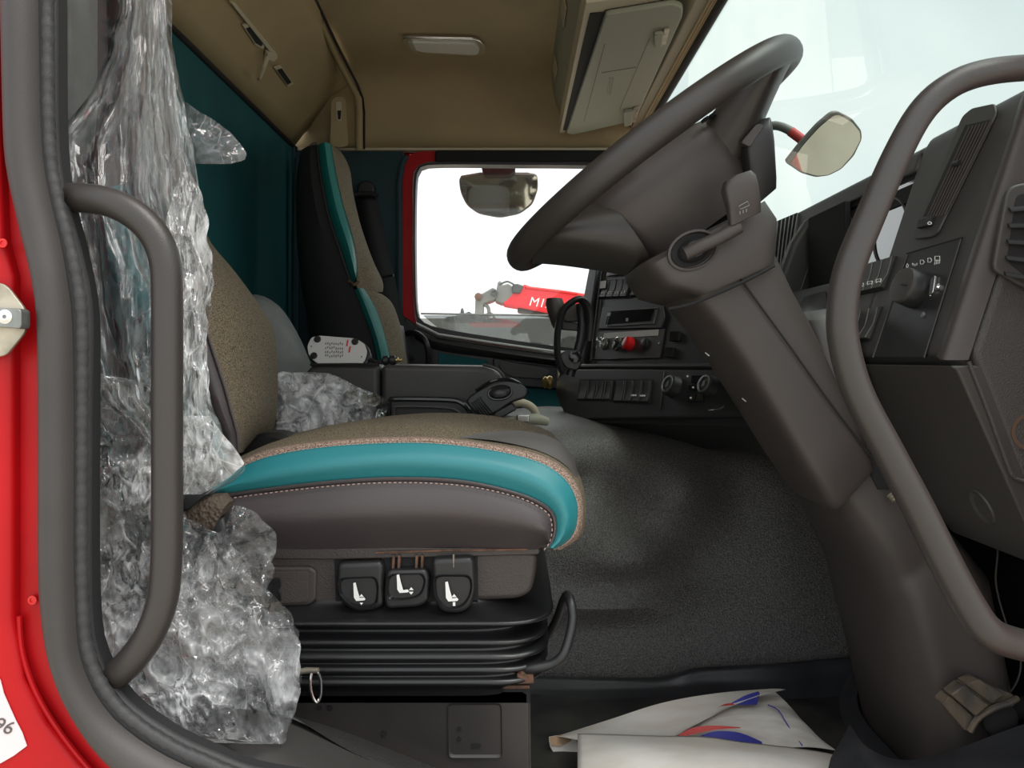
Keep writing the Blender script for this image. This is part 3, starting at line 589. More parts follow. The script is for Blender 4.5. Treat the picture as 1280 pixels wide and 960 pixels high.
# passenger belt on the far wall
sb = thing('seat_belt', P(460, 235, 2.58), 'black passenger seat belt hanging from its pillar loop', 'seat belt')
c = MB(); rows = []
pthL = cr(P3([(446, 244, 2.57), (452, 300, 2.56), (462, 360, 2.55), (480, 450, 2.52)]), 24); pthR = cr(P3([(470, 244, 2.57), (481, 290, 2.56), (493, 345, 2.55), (518, 450, 2.52)]), 24)
c.grid([[a, (a+b)/2+V((0, -.008, 0)), b] for a, b in zip(pthL, pthR)]); c.build('webbing', 'web', sb, solid=.003)
MB().prism(rnd(PL([(447, 232), (451, 226), (462, 225), (468, 231), (468, 248), (445, 248)], 2.56), .02), (0, .035, 0)).build('pillar_cover', 'black', sb, bevel=.008)
MB().tube(PL([(443, 244), (448, 242), (466, 243), (471, 246)], 2.55), .010, 10).build('guide_loop', 'black', sb)
MB().tube(cr(P3([(470, 345, 2.53), (475, 340, 2.51), (478, 346, 2.50), (486, 345, 2.50), (492, 344, 2.49)]), 16), .004, 8).build('belt_hook', 'black', sb)

# ================= BETWEEN THE SEATS =================
bc = thing('bunk_cushion', P(350, 440, 1.75), 'pale grey cloth bunk cushion rising behind the driver seat', 'cushion')
c = MB(); top_ = [(280, 375), (318, 370), (335, 375), (352, 388), (368, 412), (384, 446), (392, 480), (394, 600)]
rows = []
for dy, sx in ((0, 1), (-.0, .98), (.1, .96), (.4, .96)):
    pass
fc = P3(withY(top_, 1.72)); ctr = P(290, 560, 1.62)
c.skin([P3(withY([(280, 560), (290, 560), (300, 560), (310, 562), (320, 565), (330, 570), (340, 580), (350, 600)], 1.62)), P3(withY([(280, 440), (312, 432), (325, 440), (338, 455), (350, 475), (360, 500), (366, 520), (370, 600)], 1.61)), P3(withY([(280, 392), (316, 386), (332, 391), (347, 403), (362, 426), (376, 456), (384, 486), (388, 600)], 1.64)), fc, P3(withY([(a, b-2) for a, b in top_], 1.85))], 30, 5)
c.build('cushion', 'greyc', bc)
cs = thing('storage_console', P(500, 560, 1.55), 'dark grey storage console with rounded ends between the two seats', 'console')
co = rnd(PL([(378, 640), (378, 470), (392, 455), (606, 458), (630, 478), (634, 640)], 1.50), .03, 6)
MB().prism(PL([(476, 640), (476, 456), (604, 458), (622, 464), (630, 480), (634, 640)], 1.50), (0, .34, 0)).build('front_box', 'dash', cs, bevel=.012, seg=4)
MB().prism(PL([(378, 640), (378, 474), (384, 460), (396, 455), (474, 456), (474, 640)], 1.50), (0, .34, 0)).build('rear_box', 'dash', cs, bevel=.012, seg=4)
MB().tube(PL([(388, 456), (440, 455.5), (474, 456)], 1.495), .003, 6).build('lid_edge', 'black', cs)
MB().tube(cr(P3([(604, 456, 1.5), (620, 461, 1.49), (630, 472, 1.49), (635, 492, 1.49)]), 16), .003, 8).build('corner_bead', 'dash', cs)
tr = thing('tray', P(540, 515, 1.36), 'black moulded tray with a raised rim in front of the storage console', 'tray')
trp = [(485, 560), (485, 503), (492, 498), (560, 499), (580, 503), (592, 516), (598, 560)]
MB().prism(PL(trp, 1.40), (0, .09, 0)).build('tray_body', 'black', tr, bevel=.004)
MB().tube(cr(PL([(485.5, 545), (486, 520), (487, 502), (496, 499), (560, 500), (577, 504), (586, 513), (594, 530)], 1.40), 40), .0050, 8).build('rim', 'gloss', tr)
MB().tube(cr(PL([(492, 545), (493, 512), (498, 508), (550, 509), (570, 513), (580, 524)], 1.395), 30), .0028, 8).build('inner_rim', 'dash', tr)
gs = thing('gear_selector', P(610, 520, 1.34), 'black hand gear selector with an oval thumb button', 'selector')
def sY(secs, n=22, e=2.6): return MB().rings([sect(L, R, a, b, n=n, e=e) for L, R, a, b in secs])
MB().prism(rnd(PL([(580, 501), (600, 486), (618, 476), (636, 474), (650, 478), (661, 489), (657, 498), (640, 503), (622, 516), (606, 522), (594, 517)], 1.315), .012), (0, .065, 0)).build('grip', 'black', gs, bevel=.012, seg=4)
MB().prism(PL([(596, 512), (612, 520), (606, 545), (590, 545)], 1.33), (0, .04, 0)).build('stem', 'black', gs, bevel=.006)
plg = Pl(P(620, 495, 1.312), (0, -1, .15))
MB().tube([plg.hit(625+15*math.cos(t)*.95-4*math.sin(t), 491-4*math.cos(t)*.9-8*math.sin(t)) for t in [i*math.pi/14 for i in range(28)]], .0018, 6, closed=True).build('button_rim', 'gloss', gs)
MB().rings([[plg.hit(625+s*(13*math.cos(t)-3*math.sin(t)), 491+s*(-3*math.cos(t)-6.5*math.sin(t)))+V((0, -h, 0)) for t in [i*math.pi/10 for i in range(20)]] for s, h in ((1, 0), (.8, .004), (.3, .006))]).build('thumb_button', 'black', gs)
MB().tube(cr(P3([(595, 488, 1.315), (612, 478, 1.305), (634, 474, 1.31), (650, 480, 1.32), (660, 492, 1.33)]), 24), .0028, 8).build('grip_seam', 'gloss', gs)
MB().prism(PL([(618, 516), (640, 504), (646, 512), (628, 522), (616, 523)], 1.31), (0, .05, 0)).build('trigger', 'black', gs, bevel=.003)
for k in range(5): MB().tube(P3([(590+k*2.6, 503-k*1.8, 1.312), (597+k*2.6, 513-k*1.5, 1.310), (604+k*2.6, 522-k*1.8, 1.315)]), .0012, 6).build('grip_rib', 'gloss', gs)
pb_ = thing('parking_brake', P(660, 522, 1.42), 'grey metal lever with a clamp in front of the gear selector', 'lever')
MB().tube(P3([(632, 527, 1.42), (655, 524, 1.42), (672, 524, 1.43), (684, 527, 1.44)]), [.006, .009, .011, .008], 12).build('lever_arm', 'greyp', pb_)
MB().box(tuple(P(646, 528, 1.41)), tuple(P(662, 519, 1.40)+V((0, .03, 0)))).build('clamp', 'chrome', pb_, bevel=.002)
# white charger lying upside down on the console
ch = thing('battery_charger', P(425, 455, 1.6), 'white device upside down on the console, showing its feet and small print', 'charger')
pc = Pl(P(424, 436, 1.57), (0, -1, .50))
c = MB(); pc.plate(c, [(383, 432), (389, 421), (398, 418), (447, 422), (459, 430), (464, 441), (461, 453), (452, 459), (400, 459), (390, 453), (384, 444)], -.025, -.002, .01); c.build('case', 'black', ch, bevel=.006, seg=3)
c = MB(); pc.plate(c, [(384, 433), (389, 422), (398, 419.5), (444, 423), (456, 430), (459, 440), (456, 451), (450, 457), (401, 457), (391, 450), (386, 444)], -.004, .001, .006); c.build('base_plate', 'offw', ch, bevel=.001)
for x, y in ((397, 424.5), (444, 427.5), (392.5, 445)):
    MB().lathe(pc.hit(x, y, .001), pc.n, [(.0072, 0), (.0072, .003), (.006, .004), (0, .004)], 20).build('foot', 'black', ch)
for x, y in ((389, 433), (452, 446)): MB().lathe(pc.hit(x, y, .001), pc.n, [(.0014, 0), (.0014, .0006)], 10).build('screw_hole', 'matte', ch)
random.seed(7)
c = MB(); c2 = MB()
for row in range(9):
    x = 407+row*2.6
    for k in range(4):
        y0 = 428+k*5+random.random()*2; pc.plate(c, [(x, y0), (x+1.1, y0+.1), (x+.6, y0+2.4+random.random()*1.5), (x-.5, y0+2.3)], .001, .0014)
for x, y in ((434, 425), (437, 433)): pc.plate(c2, [(x, y), (x+2, y+.2), (x+.6, y+8), (x-1.6, y+8)], .001, .0014)
c.build('small_print', 'seatl', ch, smooth=False, kind='stuff'); c2.build('red_print', 'redpr', ch, smooth=False)
pg = thing('charger_plug', P(490, 450, 1.55), 'black lighter-socket plug with a brass tip on the console lid', 'plug')
MB().tube(cr(P3([(455, 456, 1.58), (463, 450, 1.56), (472, 453, 1.55), (482, 451, 1.55)]), 16), .004, 8).build('lead', 'black', pg)
MB().lathe(P(478, 451, 1.55), P(502, 450, 1.55)-P(478, 451, 1.55), [(.006, 0), (.010, .003), (.010, .012), (.007, .014), (.010, .017), (.010, .026), (.006, .028)], 18).build('plug_body', 'black', pg)
MB().lathe(P(495, 450.3, 1.55), (1, 0, .03), [(.006, 0), (.006, .004), (.0035, .006), (.0035, .011), (.001, .013)], 14).build('plug_tip', 'brass', pg)
# ================= ENGINE TUNNEL =================
def bump(p):
    s = 0
    for cx, cz, w, h, a in ((.335, -.25, .075, .085, .040), (.22, -.385, .10, .045, .034), (.17, -.26, .07, .06, -.034), (.38, -.42, .10, .08, -.022), (.19, -.478, .15, .022, .022), (.10, -.21, .05, .04, .012), (.47, -.30, .06, .1, -.012)):
        s += 1.25*a*math.exp(-((p.x-cx)/w)**2-((p.z-cz)/h)**2)
    return s
c = MB(); rows = []
prof = [(2.1, -.14), (1.85, -.143), (1.72, -.148), (1.64, -.162), (1.585, -.20), (1.55, -.26), (1.52, -.34), (1.48, -.45), (1.445, -.56), (1.43, -.62)]
pr = cr([(0, y, z) for y, z in prof], 60)
for i in range(90):
    x = -.45+1.25*i/89; rows.append([V((x, p.y-bump(V((x, 0, p.z)))*(1 if p.y < 1.72 else .2)+.02*math.sin(x*3), p.z+(.012*math.exp(-((x-.1)/.1)**2) if p.y > 1.6 else 0))) for p in pr])
tun = tag(c.grid(rows).build('engine_tunnel', 'tunnel', kind='structure'), None)
# rubber floor mat with upturned lip
def mp(a, b, Y): return P(a, b, Y)
lip_top = [(640, 848, 1.40), (668, 849, 1.40), (760, 851, 1.40), (820, 851, 1.40), (850, 845, 1.395), (880, 838, 1.40), (960, 834, 1.40), (1050, 826, 1.42), (1150, 818, 1.44)]
c = MB(); tp = P3(lip_top); bt = [V((p.x, p.y-.055, -.612)) for p in tp]; md = [V((p.x, p.y-.012, (p.z-.612)/2)) for p in tp]
fm = thing('floor_mat', (.35, 1.2, -.61), 'black rubber floor mat with an upturned lip against the engine tunnel', 'mat')
c.skin([[p+V((0, .015, 0)) for p in tp], tp, md, bt], 50, 5); c.build('mat_lip', 'mat_', fm)
MB().grid([[V((-.0+x, y, -.606+.004*noise.noise(V((x*9, y*9, 0))))) for x in [i*.04 for i in range(24)]] for y in [.66+.03*j for j in range(25)]]).build('mat_sheet', 'matd', fm)

# ================= DASHBOARD =================
dx_, dz_ = .31, .95
ux = V((dx_, 0, dz_)).normalized(); nF = V((-dz_, 0, dx_)).normalized()     # rake of the fascia, normal towards the driver
O = V((.476, 1.0, .012))
def fx(z): return O.x+(z-O.z)*dx_/dz_
da = thing('dashboard', (.55, 1.0, 0), 'dark grey dashboard with vents, rotary light knob and centre switch panels', 'dashboard')
pF = Pl(O, nF)
YN = .82
# main body: fascia + hood, running across
body = [(fx(.003), .003), (fx(.285), .285), (fx(.30)+.006, .305), (fx(.30)+.05, .315), (.92, .27), (.92, -.2), (.60, -.2), (.50, -.03), (fx(0)+.02, -.012)]
MB().prism([(x, YN+.012, z) for x, z in body], (0, .22, 0)).build('fascia', 'dash', da, bevel=.010, seg=4)
body2 = [(fx(.0)+.0, .003), (fx(.1), .1), (fx(.12)+.012, .12), (fx(.12)+.014, .268), (.62, .30), (.92, .26), (.92, -.2), (.60, -.2), (.50, -.03)]
# cluster bay: lower strip flush, upper part set back, hood above
MB().prism([(fx(.0), YN+.23, .0), (fx(.125), YN+.23, .125), (.92, YN+.23, .125), (.92, YN+.23, -.08), (.56, YN+.23, -.08), (.5, YN+.23, -.03)], (0, .68, 0)).build('lower_fascia', 'dash', da, bevel=.006)
MB().prism([(fx(.125)+.055, YN+.2, .10), (fx(.27)+.025, YN+.2, .29), (.9, YN+.2, .29), (.9, YN+.2, .10)], (0, .45, 0)).build('cluster_back', 'black', da)
hood = [(fx(.262)-.004, .258), (fx(.29)+.0, .292), (fx(.30)+.05, .315), (.92, .27), (.92, .24), (fx(.27)+.03, .262)]
MB().prism([(x, YN+.225, z) for x, z in hood], (0, .60, 0)).build('hood', 'dash', da, bevel=.008, seg=3)
# left cheek of the binnacle (rounded fin) and the outer far vent block
MB().prism([(fx(.0)-.004, 1.42, .06), (fx(.2)-.012, 1.42, .22), (fx(.27)-.004, 1.42, .268), (.62, 1.42, .29), (.62, 1.42, .06)], (0, .035, 0)).build('binnacle_cheek', 'dash', da, bevel=.010, seg=4)
MB().prism([(fx(.0)-.002, 1.455, .0), (fx(.2), 1.455, .2), (fx(.265), 1.455, .272), (.7, 1.455, .27), (.7, 1.455, .0)], (0, .33, 0)).build('side_block', 'dash', da, bevel=.010, seg=3)
# instrument lens and gauges
pI = Pl((fx(.19)+.048, 1.2, .19), V((-.94, -.05, .33)))
def Q(mb, pl, cy, cz, pts, h0, h1): # polygon in (y, up) metres about a point on plane
    z = V((.03, 0, 1)).normalized(); base = pl.p; 
    return mb.prism([base+V((0, cy+a, 0))+z*(cz+b)+pl.n*h1 for a, b in pts], pl.n*(h0-h1))
plI = Pl((fx(.125)+.048, 1.22, .192), (-1, 0, .03))
c = MB(); Q(c, plI, 0, 0, [(-.185, -.068), (.20, -.068), (.20, .060), (-.185, .060)], 0, .003); ins = c.build('instrument_lens', 'clus', da, bevel=.001)
for y in (-.10, .05):
    z = V((.03, 0, 1)).normalized(); o = plI.p+V((0, y, 0))+z*(-.005)+plI.n*.004
    MB().tube([o+V((0, math.cos(t)*.050, 0))+z*math.sin(t)*.050 for t in [i*math.pi/20 for i in range(40)]], .002, 6, closed=True).build('gauge_ring', 'dash', ins)
MB().prism([(fx(.285)+.0, 1.045, .285), (.556, 1.045, .222), (.566, 1.045, .222), (.60, 1.045, .285)], (0, .40, 0)).build('glare_mask_top', 'matte', da)  # matte plate added to keep the upper lens from reflecting brightly
MB().box((.545, 1.245, .105), (.556, 1.40, .262)).build('glare_mask_side', 'matte', da, bevel=.003)  # second matte plate added to darken the far opening of the lens
for y in (-.19, .205):
    MB().tube([plI.p+V((0, y, 0))+ux*(-.072), plI.p+V((0, y, 0))+ux*.066], .006, 8).build('lens_surround', 'dash', da)
# near end: rounded bezel edge strip and grained end cap
e_in = [(1245, 152), (1228, 215), (1205, 300), (1182, 380), (1168, 440)]
pE = Pl((0, YN, 0), (0, -1, 0))
zz = [.32, .30, .27, .18, .09, .02, .0]
edge_a = [V((fx(z)+.001, YN+.030, z)) for z in (.285, .2, .1, .03, .004)]
edge_m = [V((fx(z)-.005, YN+.014, z)) for z in (.300, .2, .1, .03, .002)]
edge_m2 = [V((fx(z)-.003, YN+.002, z)) for z in (.306, .2, .1, .03, .0)]
edge_b = [V((fx(z)+.018, YN-.004, z)) for z in (.312, .2, .1, .03, .0)]
MB().skin([edge_a, edge_m, edge_m2, edge_b], 30, 5).build('fascia_edge', 'shroud', da)
capP = [(fx(.005)+.020, .008), (fx(.1)+.02, .1), (fx(.3)+.02, .312), (.95, .36), (.95, -.3), (.60, -.262), (.575, -.20)]
MB().prism([(x, YN-.006, z) for x, z in capP], (0, .05, 0)).build('end_cap', 'dashg', da, bevel=.009, seg=4)
ez = [(1211, 452), (1232, 505), (1252, 560), (1264, 592), (1274, 600), (1300, 604)]
MB().tube(cr(PL(ez, YN-.006), 24), .0022, 8).build('cap_ridge', 'dashg', da)
# end-cap vent
c = MB(); fo = [(1254, 234), (1420, 205), (1420, 395), (1275, 362), (1236, 338), (1238, 322)]
pC = Pl((0, YN-.006, 0), (0, -1, 0))
pC.plate(c, fo, 0, .008, .012); ev = c.build('side_vent', 'dash', da, bevel=.003)
c = MB(); pC.plate(c, [(1264, 246), (1400, 222), (1400, 372), (1278, 348), (1252, 328)], .006, .0085, .006); c.build('vent_opening', 'matte', ev)
for k in range(5): MB().tube([pC.hit(1262-k*1.5, 262+k*20, .010), pC.hit(1400, 250+k*30, .010)], [(.004, .0015)]*2, 8).build('slat', 'matte', ev)
MB().lathe(pC.hit(1287, 540), (0, -1, 0), [(.020, -.003), (.020, .001), (.016, .001), (.015, -.001), (0, -.001)], 28).build('cap_plug', 'dbrown', da)
# long fascia vent
vt = [(1212, 132), (1249, 141), (1238, 165), (1172, 292), (1143, 298), (1147, 285)]
c = MB(); pF.plate(c, [(1218, 136), (1246, 130), (1249, 141), (1175, 292), (1168, 297), (1146, 300), (1143, 292), (1206, 146)], 0, .004, .006); lv = c.build('fascia_vent', 'dash', da, bevel=.002, seg=2)
c = MB(); pF.plate(c, [(1211, 158), (1242, 151), (1182, 268), (1158, 272)], .003, .0046); c.build('vent_opening', 'matte', lv)
for k in range(7):
    t = (k+.2)/6.6
    MB().tube([pF.hit(1211+t*29, 158-t*7, .006), pF.hit(1158+t*24, 272-t*4, .006)], .0011, 6).build('slat', 'shroud', lv)
MB().tube([pF.hit(1192, 205, .008), pF.hit(1200, 203, .008)], .0035, 8).build('slider', 'black', lv)
c = MB(); pF.plate(c, [(1157, 277), (1174, 273), (1170, 284), (1154, 288)], .004, .010, .002); c.build('vent_wheel', 'black', lv, bevel=.001)
MB().tube([pF.hit(1162+2.3*math.cos(t), 279+1.6*math.sin(t), .0105) for t in [i*math.pi/6 for i in range(12)]], .0006, 5, closed=True).build('wheel_mark', 'white', lv)
# light knob panel
c = MB(); pF.plate(c, [(1134, 318), (1203, 298), (1157, 447), (1091, 447)], 0, .0015); kp = c.build('light_panel', 'black', da, bevel=.0008)
for a in ([(1091, 447), (1134, 318)], [(1155, 447), (1201, 299)]): MB().tube([pF.hit(*a[0], .002), pF.hit(*a[1], .002)], .0011, 6).build('panel_edge', 'dash', kp)
MB().tube([pF.hit(1134, 317, .001), pF.hit(1203, 297, .001)], .0012, 6).build('panel_gap', 'matte', kp)
ko = pF.hit(1150, 364)
kn = MB().lathe(ko, nF+V((0, -.12, 0)), [(.023, 0), (.0235, .004), (.0225, .022), (.020, .026), (.017, .026), (.016, .0245), (0, .0245)], 36).build('light_knob', 'black', kp)
kax = (nF+V((0, -.12, 0))).normalized()
MB().tube([ko+kax*.0255+V((0, .015, 0))+ux*.002, ko+kax*.0255-V((0, .015, 0))-ux*.002], [(.0018, .0014)]*2, 6).build('knob_grip', 'matte', kn)
MB().lathe(ko+kax*.022, kax, [(.0225, 0), (.0215, .004), (.0195, .0048)], 36).build('knob_rim', 'dash', kn)
icons = [[(0, -3), (1.5, 0), (0, 3), (-1.5, 0)], [(-3, -1), (0, 1), (3, -1), (3, 1), (0, 2.4), (-3, 1)], [(-2.5, -2.5), (1, -2.5), (2.5, 0), (1, 2.5), (-2.5, 2.5)], [(-2.5, -2.5), (1, -2.5), (2.5, 0), (1, 2.5), (-2.5, 2.5)], [(-3, -2.5), (3, -2.5), (3, 2.5), (-3, 2.5)]]
c = MB()
for k, ic in enumerate(icons):
    cx, cy = 1136+k*9.4, 333-k*2.4
    q_ = pF.poly([(cx+a, cy+b) for a, b in ic], .002)
    c.tube(q_, .0004, 4, closed=True)
for k in range(4): c.tube([pF.hit(1169+k*2, 326-k*.5, .002), pF.hit(1168+k*2, 331-k*.5, .002)], .0003, 4)
c.build('light_symbols', 'white', kp, smooth=False)
c = MB(); pF.plate(c, [(1168, 350), (1174, 345), (1171, 366), (1165, 372)], .0015, .005, .003); c.build('dimmer_wheel', 'chrome', kp, bevel=.001)
MB().lathe(pF.hit(1176, 360), nF, [(.004, 0), (.004, .004), (.002, .006), (0, .006)], 14).build('dimmer_stud', 'chrome', kp)
MB().lathe(pF.hit(1156, 394), nF, [(.0035, .001), (.0035, .003), (.002, .003), (0, .002)], 14).build('panel_screw', 'alud', kp)
# rockers of the near fascia
def rockers(pl, quad, n, name, m, par, h=.006, gap=.10, icon=False):
    (ax, ay), (bx, by), (cx, cy), (dx2, dy2) = quad    # TL TR BR BL
    c = MB(); pl.plate(c, [(ax-1.5, ay-1.5), (bx+1.5, by-1.5), (cx+1.5, cy+2), (dx2-1.5, dy2+2)], 0, .0015); c.build(name+'_well', 'matte', par)
    for k in range(n):
        t0, t1 = (k+gap/2)/n, (k+1-gap/2)/n
        L_ = lambda t, p, q_: (p[0]+(q_[0]-p[0])*t, p[1]+(q_[1]-p[1])*t)
        tl, tr_, br_, bl = L_(t0, quad[0], quad[1]), L_(t1, quad[0], quad[1]), L_(t1, quad[3], quad[2]), L_(t0, quad[3], quad[2])
        A_, B_, C2, D_ = pl.hit(*tl), pl.hit(*tr_), pl.hit(*br_), pl.hit(*bl)
        c = MB(); prf = [(0, 1), (.25, .75), (.55, .6), (.8, 1.0), (1, 1.3)]
        rows = [[A_.lerp(D_, s)+pl.n*h*hh, B_.lerp(C2, s)+pl.n*h*hh] for s, hh in prf]
        rows = [[A_, B_]]+rows+[[D_, C2]]
        n0 = len(c.v); c.grid(rows); m_ = len(rows)
        c.f.append(tuple(n0+i*2 for i in range(m_))); c.f.append(tuple(n0+i*2+1 for i in range(m_-1, -1, -1)))
        ro = c.build(name, m, par, angle=30)
        MB().tube([r[1]+pl.n*.0006 for r in rows[1:-1]], .0007, 5).build('switch_edge', 'alud' if m == 'dash' else 'dash', ro)
        if icon and k in icon:
            ctr = L_(.78, ((tl[0]+tr_[0])/2, (tl[1]+tr_[1])/2), ((bl[0]+br_[0])/2, (bl[1]+br_[1])/2)); s_ = (abs(tr_[0]-tl[0]))*.28
            c = MB(); q_ = pl.poly([(ctr[0]-s_, ctr[1]-s_*.5), (ctr[0]+s_, ctr[1]-s_*.8), (ctr[0]+s_*.8, ctr[1]+s_*.5), (ctr[0], ctr[1]+s_*.2), (ctr[0]-s_, ctr[1]+s_*.8)], h*1.2)
            c.tube(q_, .0006, 4, closed=True); c.build('symbol', 'white', ro, smooth=False)
rockers(pF, [(1072, 336), (1121, 322), (1107, 360), (1064, 370)], 4, 'switch', 'dash', da, icon=(1, 2, 3))
rockers(pF, [(1060, 393), (1103, 385), (1089, 424), (1050, 428)], 4, 'switch', 'dash', da)
# knee panel under the fascia
kpn = [(fx(.0)-.001, -.006), (.478, -.012), (.557, -.19), (.60, -.235), (.75, -.25), (.75, .0)]
MB().prism([(x, YN-.004, z) for x, z in kpn], (0, .22, 0)).build('knee_panel', 'dash', da, bevel=.008, seg=3)
pK = Pl((.478, 1, -.012), V((-.178, 0, -.079)))
c = MB(); o_ = Pl((.55, .9, -.175), V((-.178, 0, -.079))).hit(1228, 634)
zK = V((.079, 0, -.178)).normalized(); nK = V((-.178, 0, -.079)).normalized()
rg2 = lambda s, h: [o_+V((0, math.cos(t)*.017*s, 0))+zK*math.sin(t)*.020*s+nK*h for t in [i*math.pi/12 for i in range(24)]]
MB().rings([rg2(1.15, 0), rg2(1.05, .002), rg2(.9, .001), rg2(.4, -.003)]).build('screw_dish', 'dash', da)
# fascia underside ledge
MB().prism([(fx(.0)+.0, YN+.03, .004), (fx(.0)+.02, YN+.03, -.022), (.6, YN+.03, -.022), (.6, YN+.03, .004)], (0, .25, 0)).build('ledge', 'black', da)
# far end vent in the side block
pV = Pl(V((fx(.2)-.0, 1.5, .2)), nF)
c = MB(); pV.plate(c, [(970, 278), (999, 266), (990, 318), (966, 345)], 0, .003, .004); v3 = c.build('round_vent', 'matte', da)
for k in range(6): MB().tube([pV.hit(972+k*5, 277-k*2, .005), pV.hit(966+k*4.4, 344-k*4.6, .005)], .0018, 6).build('slat', 'dash', v3)
# lower middle piece beside the column, with glossy tray mouth
MB().rings([sect(*s, n=26, e=3) for s in [((985, 395), (1068, 380), 1.04, 1.40), ((985, 402), (1075, 398), 1.02, 1.4), ((1000, 440), (1095, 445), 1.0, 1.4), ((1025, 500), (1105, 505), 1.0, 1.4), ((1060, 575), (1112, 575), 1.02, 1.3)]]).build('column_cheek', 'dash', da)
c = MB(); pT = Pl(V((fx(.07)-.003, 1.3, .07)), nF); pT.plate(c, [(998, 392), (1006, 372), (1034, 364), (1036, 392)], 0, .003, .006); c.build('tray_mouth', 'gloss', da)
# dash top, running to the far side
MB().prism([(fx(.27)+.02, YN+.85, .26), (.70, YN+.85, .275), (.95, YN+.85, .22), (.95, YN+.85, -.1), (.5, YN+.85, -.1)], (0, .96, 0)).build('dash_top', 'black', da, bevel=.012)

# ---------------- centre panel, turned to the driver ----------------
A0, A1 = P(757, 408, 1.96), P(816, 403, 1.75)
uC = (A1-A0).normalized(); vC = V((.31, 0, .95)).normalized(); nC = uC.cross(vC).normalized()
if nC.y > 0: nC = -nC
pCn = Pl(A0, nC)
c = MB(); pCn.plate(c, [(752, 330), (905, 300), (960, 470), (728, 470)], -.25, 0); cp = c.build('centre_panel', 'black', da, bevel=.006)
c = MB(); pCn.plate(c, [(742, 330), (752, 330), (731, 466), (716, 466)], -.2, .012, .01); c.build('centre_cheek', 'black', da, bevel=.004)
MB().tube([pCn.hit(752, 338, .006), pCn.hit(738, 452, .006)], .002, 6).build('cheek_edge', 'dash', da)
rockers(pCn, [(757, 352), (789, 350), (785, 371), (751, 372)], 4, 'switch', 'black', da, icon=(0, 1, 2, 3))
rockers(pCn, [(796, 350), (828, 348), (824, 368), (790, 370)], 4, 'switch', 'black', da, icon=(1, 2))
c = MB(); pCn.plate(c, [(754, 353), (760, 352), (759, 361), (753, 362)], .006, .0085); c.build('lit_label', 'offw', da)
c = MB(); pCn.plate(c, [(763, 333), (783, 331), (781, 344), (760, 346)], 0, .006, .003); c.build('hazard_switch', 'gloss', da, bevel=.001)
c = MB(); pCn.plate(c, [(755, 385), (830, 380), (833, 398), (829, 411), (750, 412)], 0, .006, .004); rd = c.build('radio_housing', 'black', da, bevel=.002)
MB().tube([pCn.hit(a, b, .0075) for a, b in [(763, 389), (822, 385), (817, 404), (758, 408)]], .0012, 6, closed=True).build('slot_frame', 'alud', rd)
c = MB(); pCn.plate(c, [(764, 391), (820, 387), (815, 402), (760, 406)], .006, .0075); c.build('slot_door', 'gloss', rd)
c = MB(); pCn.plate(c, [(763, 392), (767, 391.7), (766, 396), (762, 396.3)], .0075, .0085); pCn.plate(c, [(786, 399), (789, 398.8), (788.5, 403), (785.5, 403)], .0075, .0085); c.build('slot_mark', 'alud', rd, smooth=False)
c = MB(); pCn.plate(c, [(749, 415), (832, 411), (826, 448), (740, 450)], 0, .003, .003); kpl = c.build('key_panel', 'steel', da, bevel=.001)
c = MB(); pCn.plate(c, [(757, 417), (825, 412.5), (824, 420), (755, 424)], .003, .0042, .001); c.build('label_strip', 'offw', kpl)
def knob(pl, x, y, r, h, m, name, par, face=None):
    o = pl.hit(x, y); k = MB().lathe(o, pl.n, [(r*1.05, 0), (r, h*.3), (r*.95, h*.9), (r*.8, h), (0, h)], 26).build(name, m, par)
    if face: MB().lathe(o+pl.n*h, pl.n, [(r*.8, 0), (r*.8, .0015), (r*.66, .002), (r*.64, 0), (0, 0)], 26).build('ring', face, k)
    return k
knob(pCn, 757, 430, .016, .008, 'alud', 'ignition_lock', kpl, 'chrome')
MB().tube([pCn.hit(756, 430, .012), pCn.hit(746, 423, .035)], [(.006, .0015)]*2, 8).build('key', 'chrome', kpl)
MB().tube([pCn.hit(751+2*math.cos(t), 424+2.4*math.sin(t), .03) for t in [i*math.pi/6 for i in range(12)]], .001, 5, closed=True).build('key_ring', 'chrome', kpl)
MB().lathe(pCn.hit(775, 431), pCn.n, [(.017, 0), (.017, .012), (.0145, .013), (.0135, .008), (0, .006)], 28).build('socket_ring', 'chrome', kpl)
knob(pCn, 773, 432, .010, .010, 'gloss', 'socket_cap', kpl)
knob(pCn, 790, 431, .0165, .020, 'redp', 'red_knob', kpl)
knob(pCn, 807, 431, .0145, .008, 'black', 'round_cap', kpl)
for x, y in ((824, 429), (746, 434)): MB().lathe(pCn.hit(x, y, .003), pCn.n, [(.004, 0), (.004, .001), (.002, .001), (.002, 0)], 12).build('panel_screw', 'chrome', kpl)
MB().tube([pCn.hit(756, 449, .004), pCn.hit(786, 448, .004)], .0007, 5).build('chrome_line', 'chrome', kpl)
for (x, y) in ((845, 421), (838, 441)):
    c = MB(); pCn.plate(c, [(x-5, y-6), (x+7, y-6), (x+6, y+6), (x-6, y+6)], 0, .006, .002); c.build('toggle', 'gloss', da, bevel=.001)
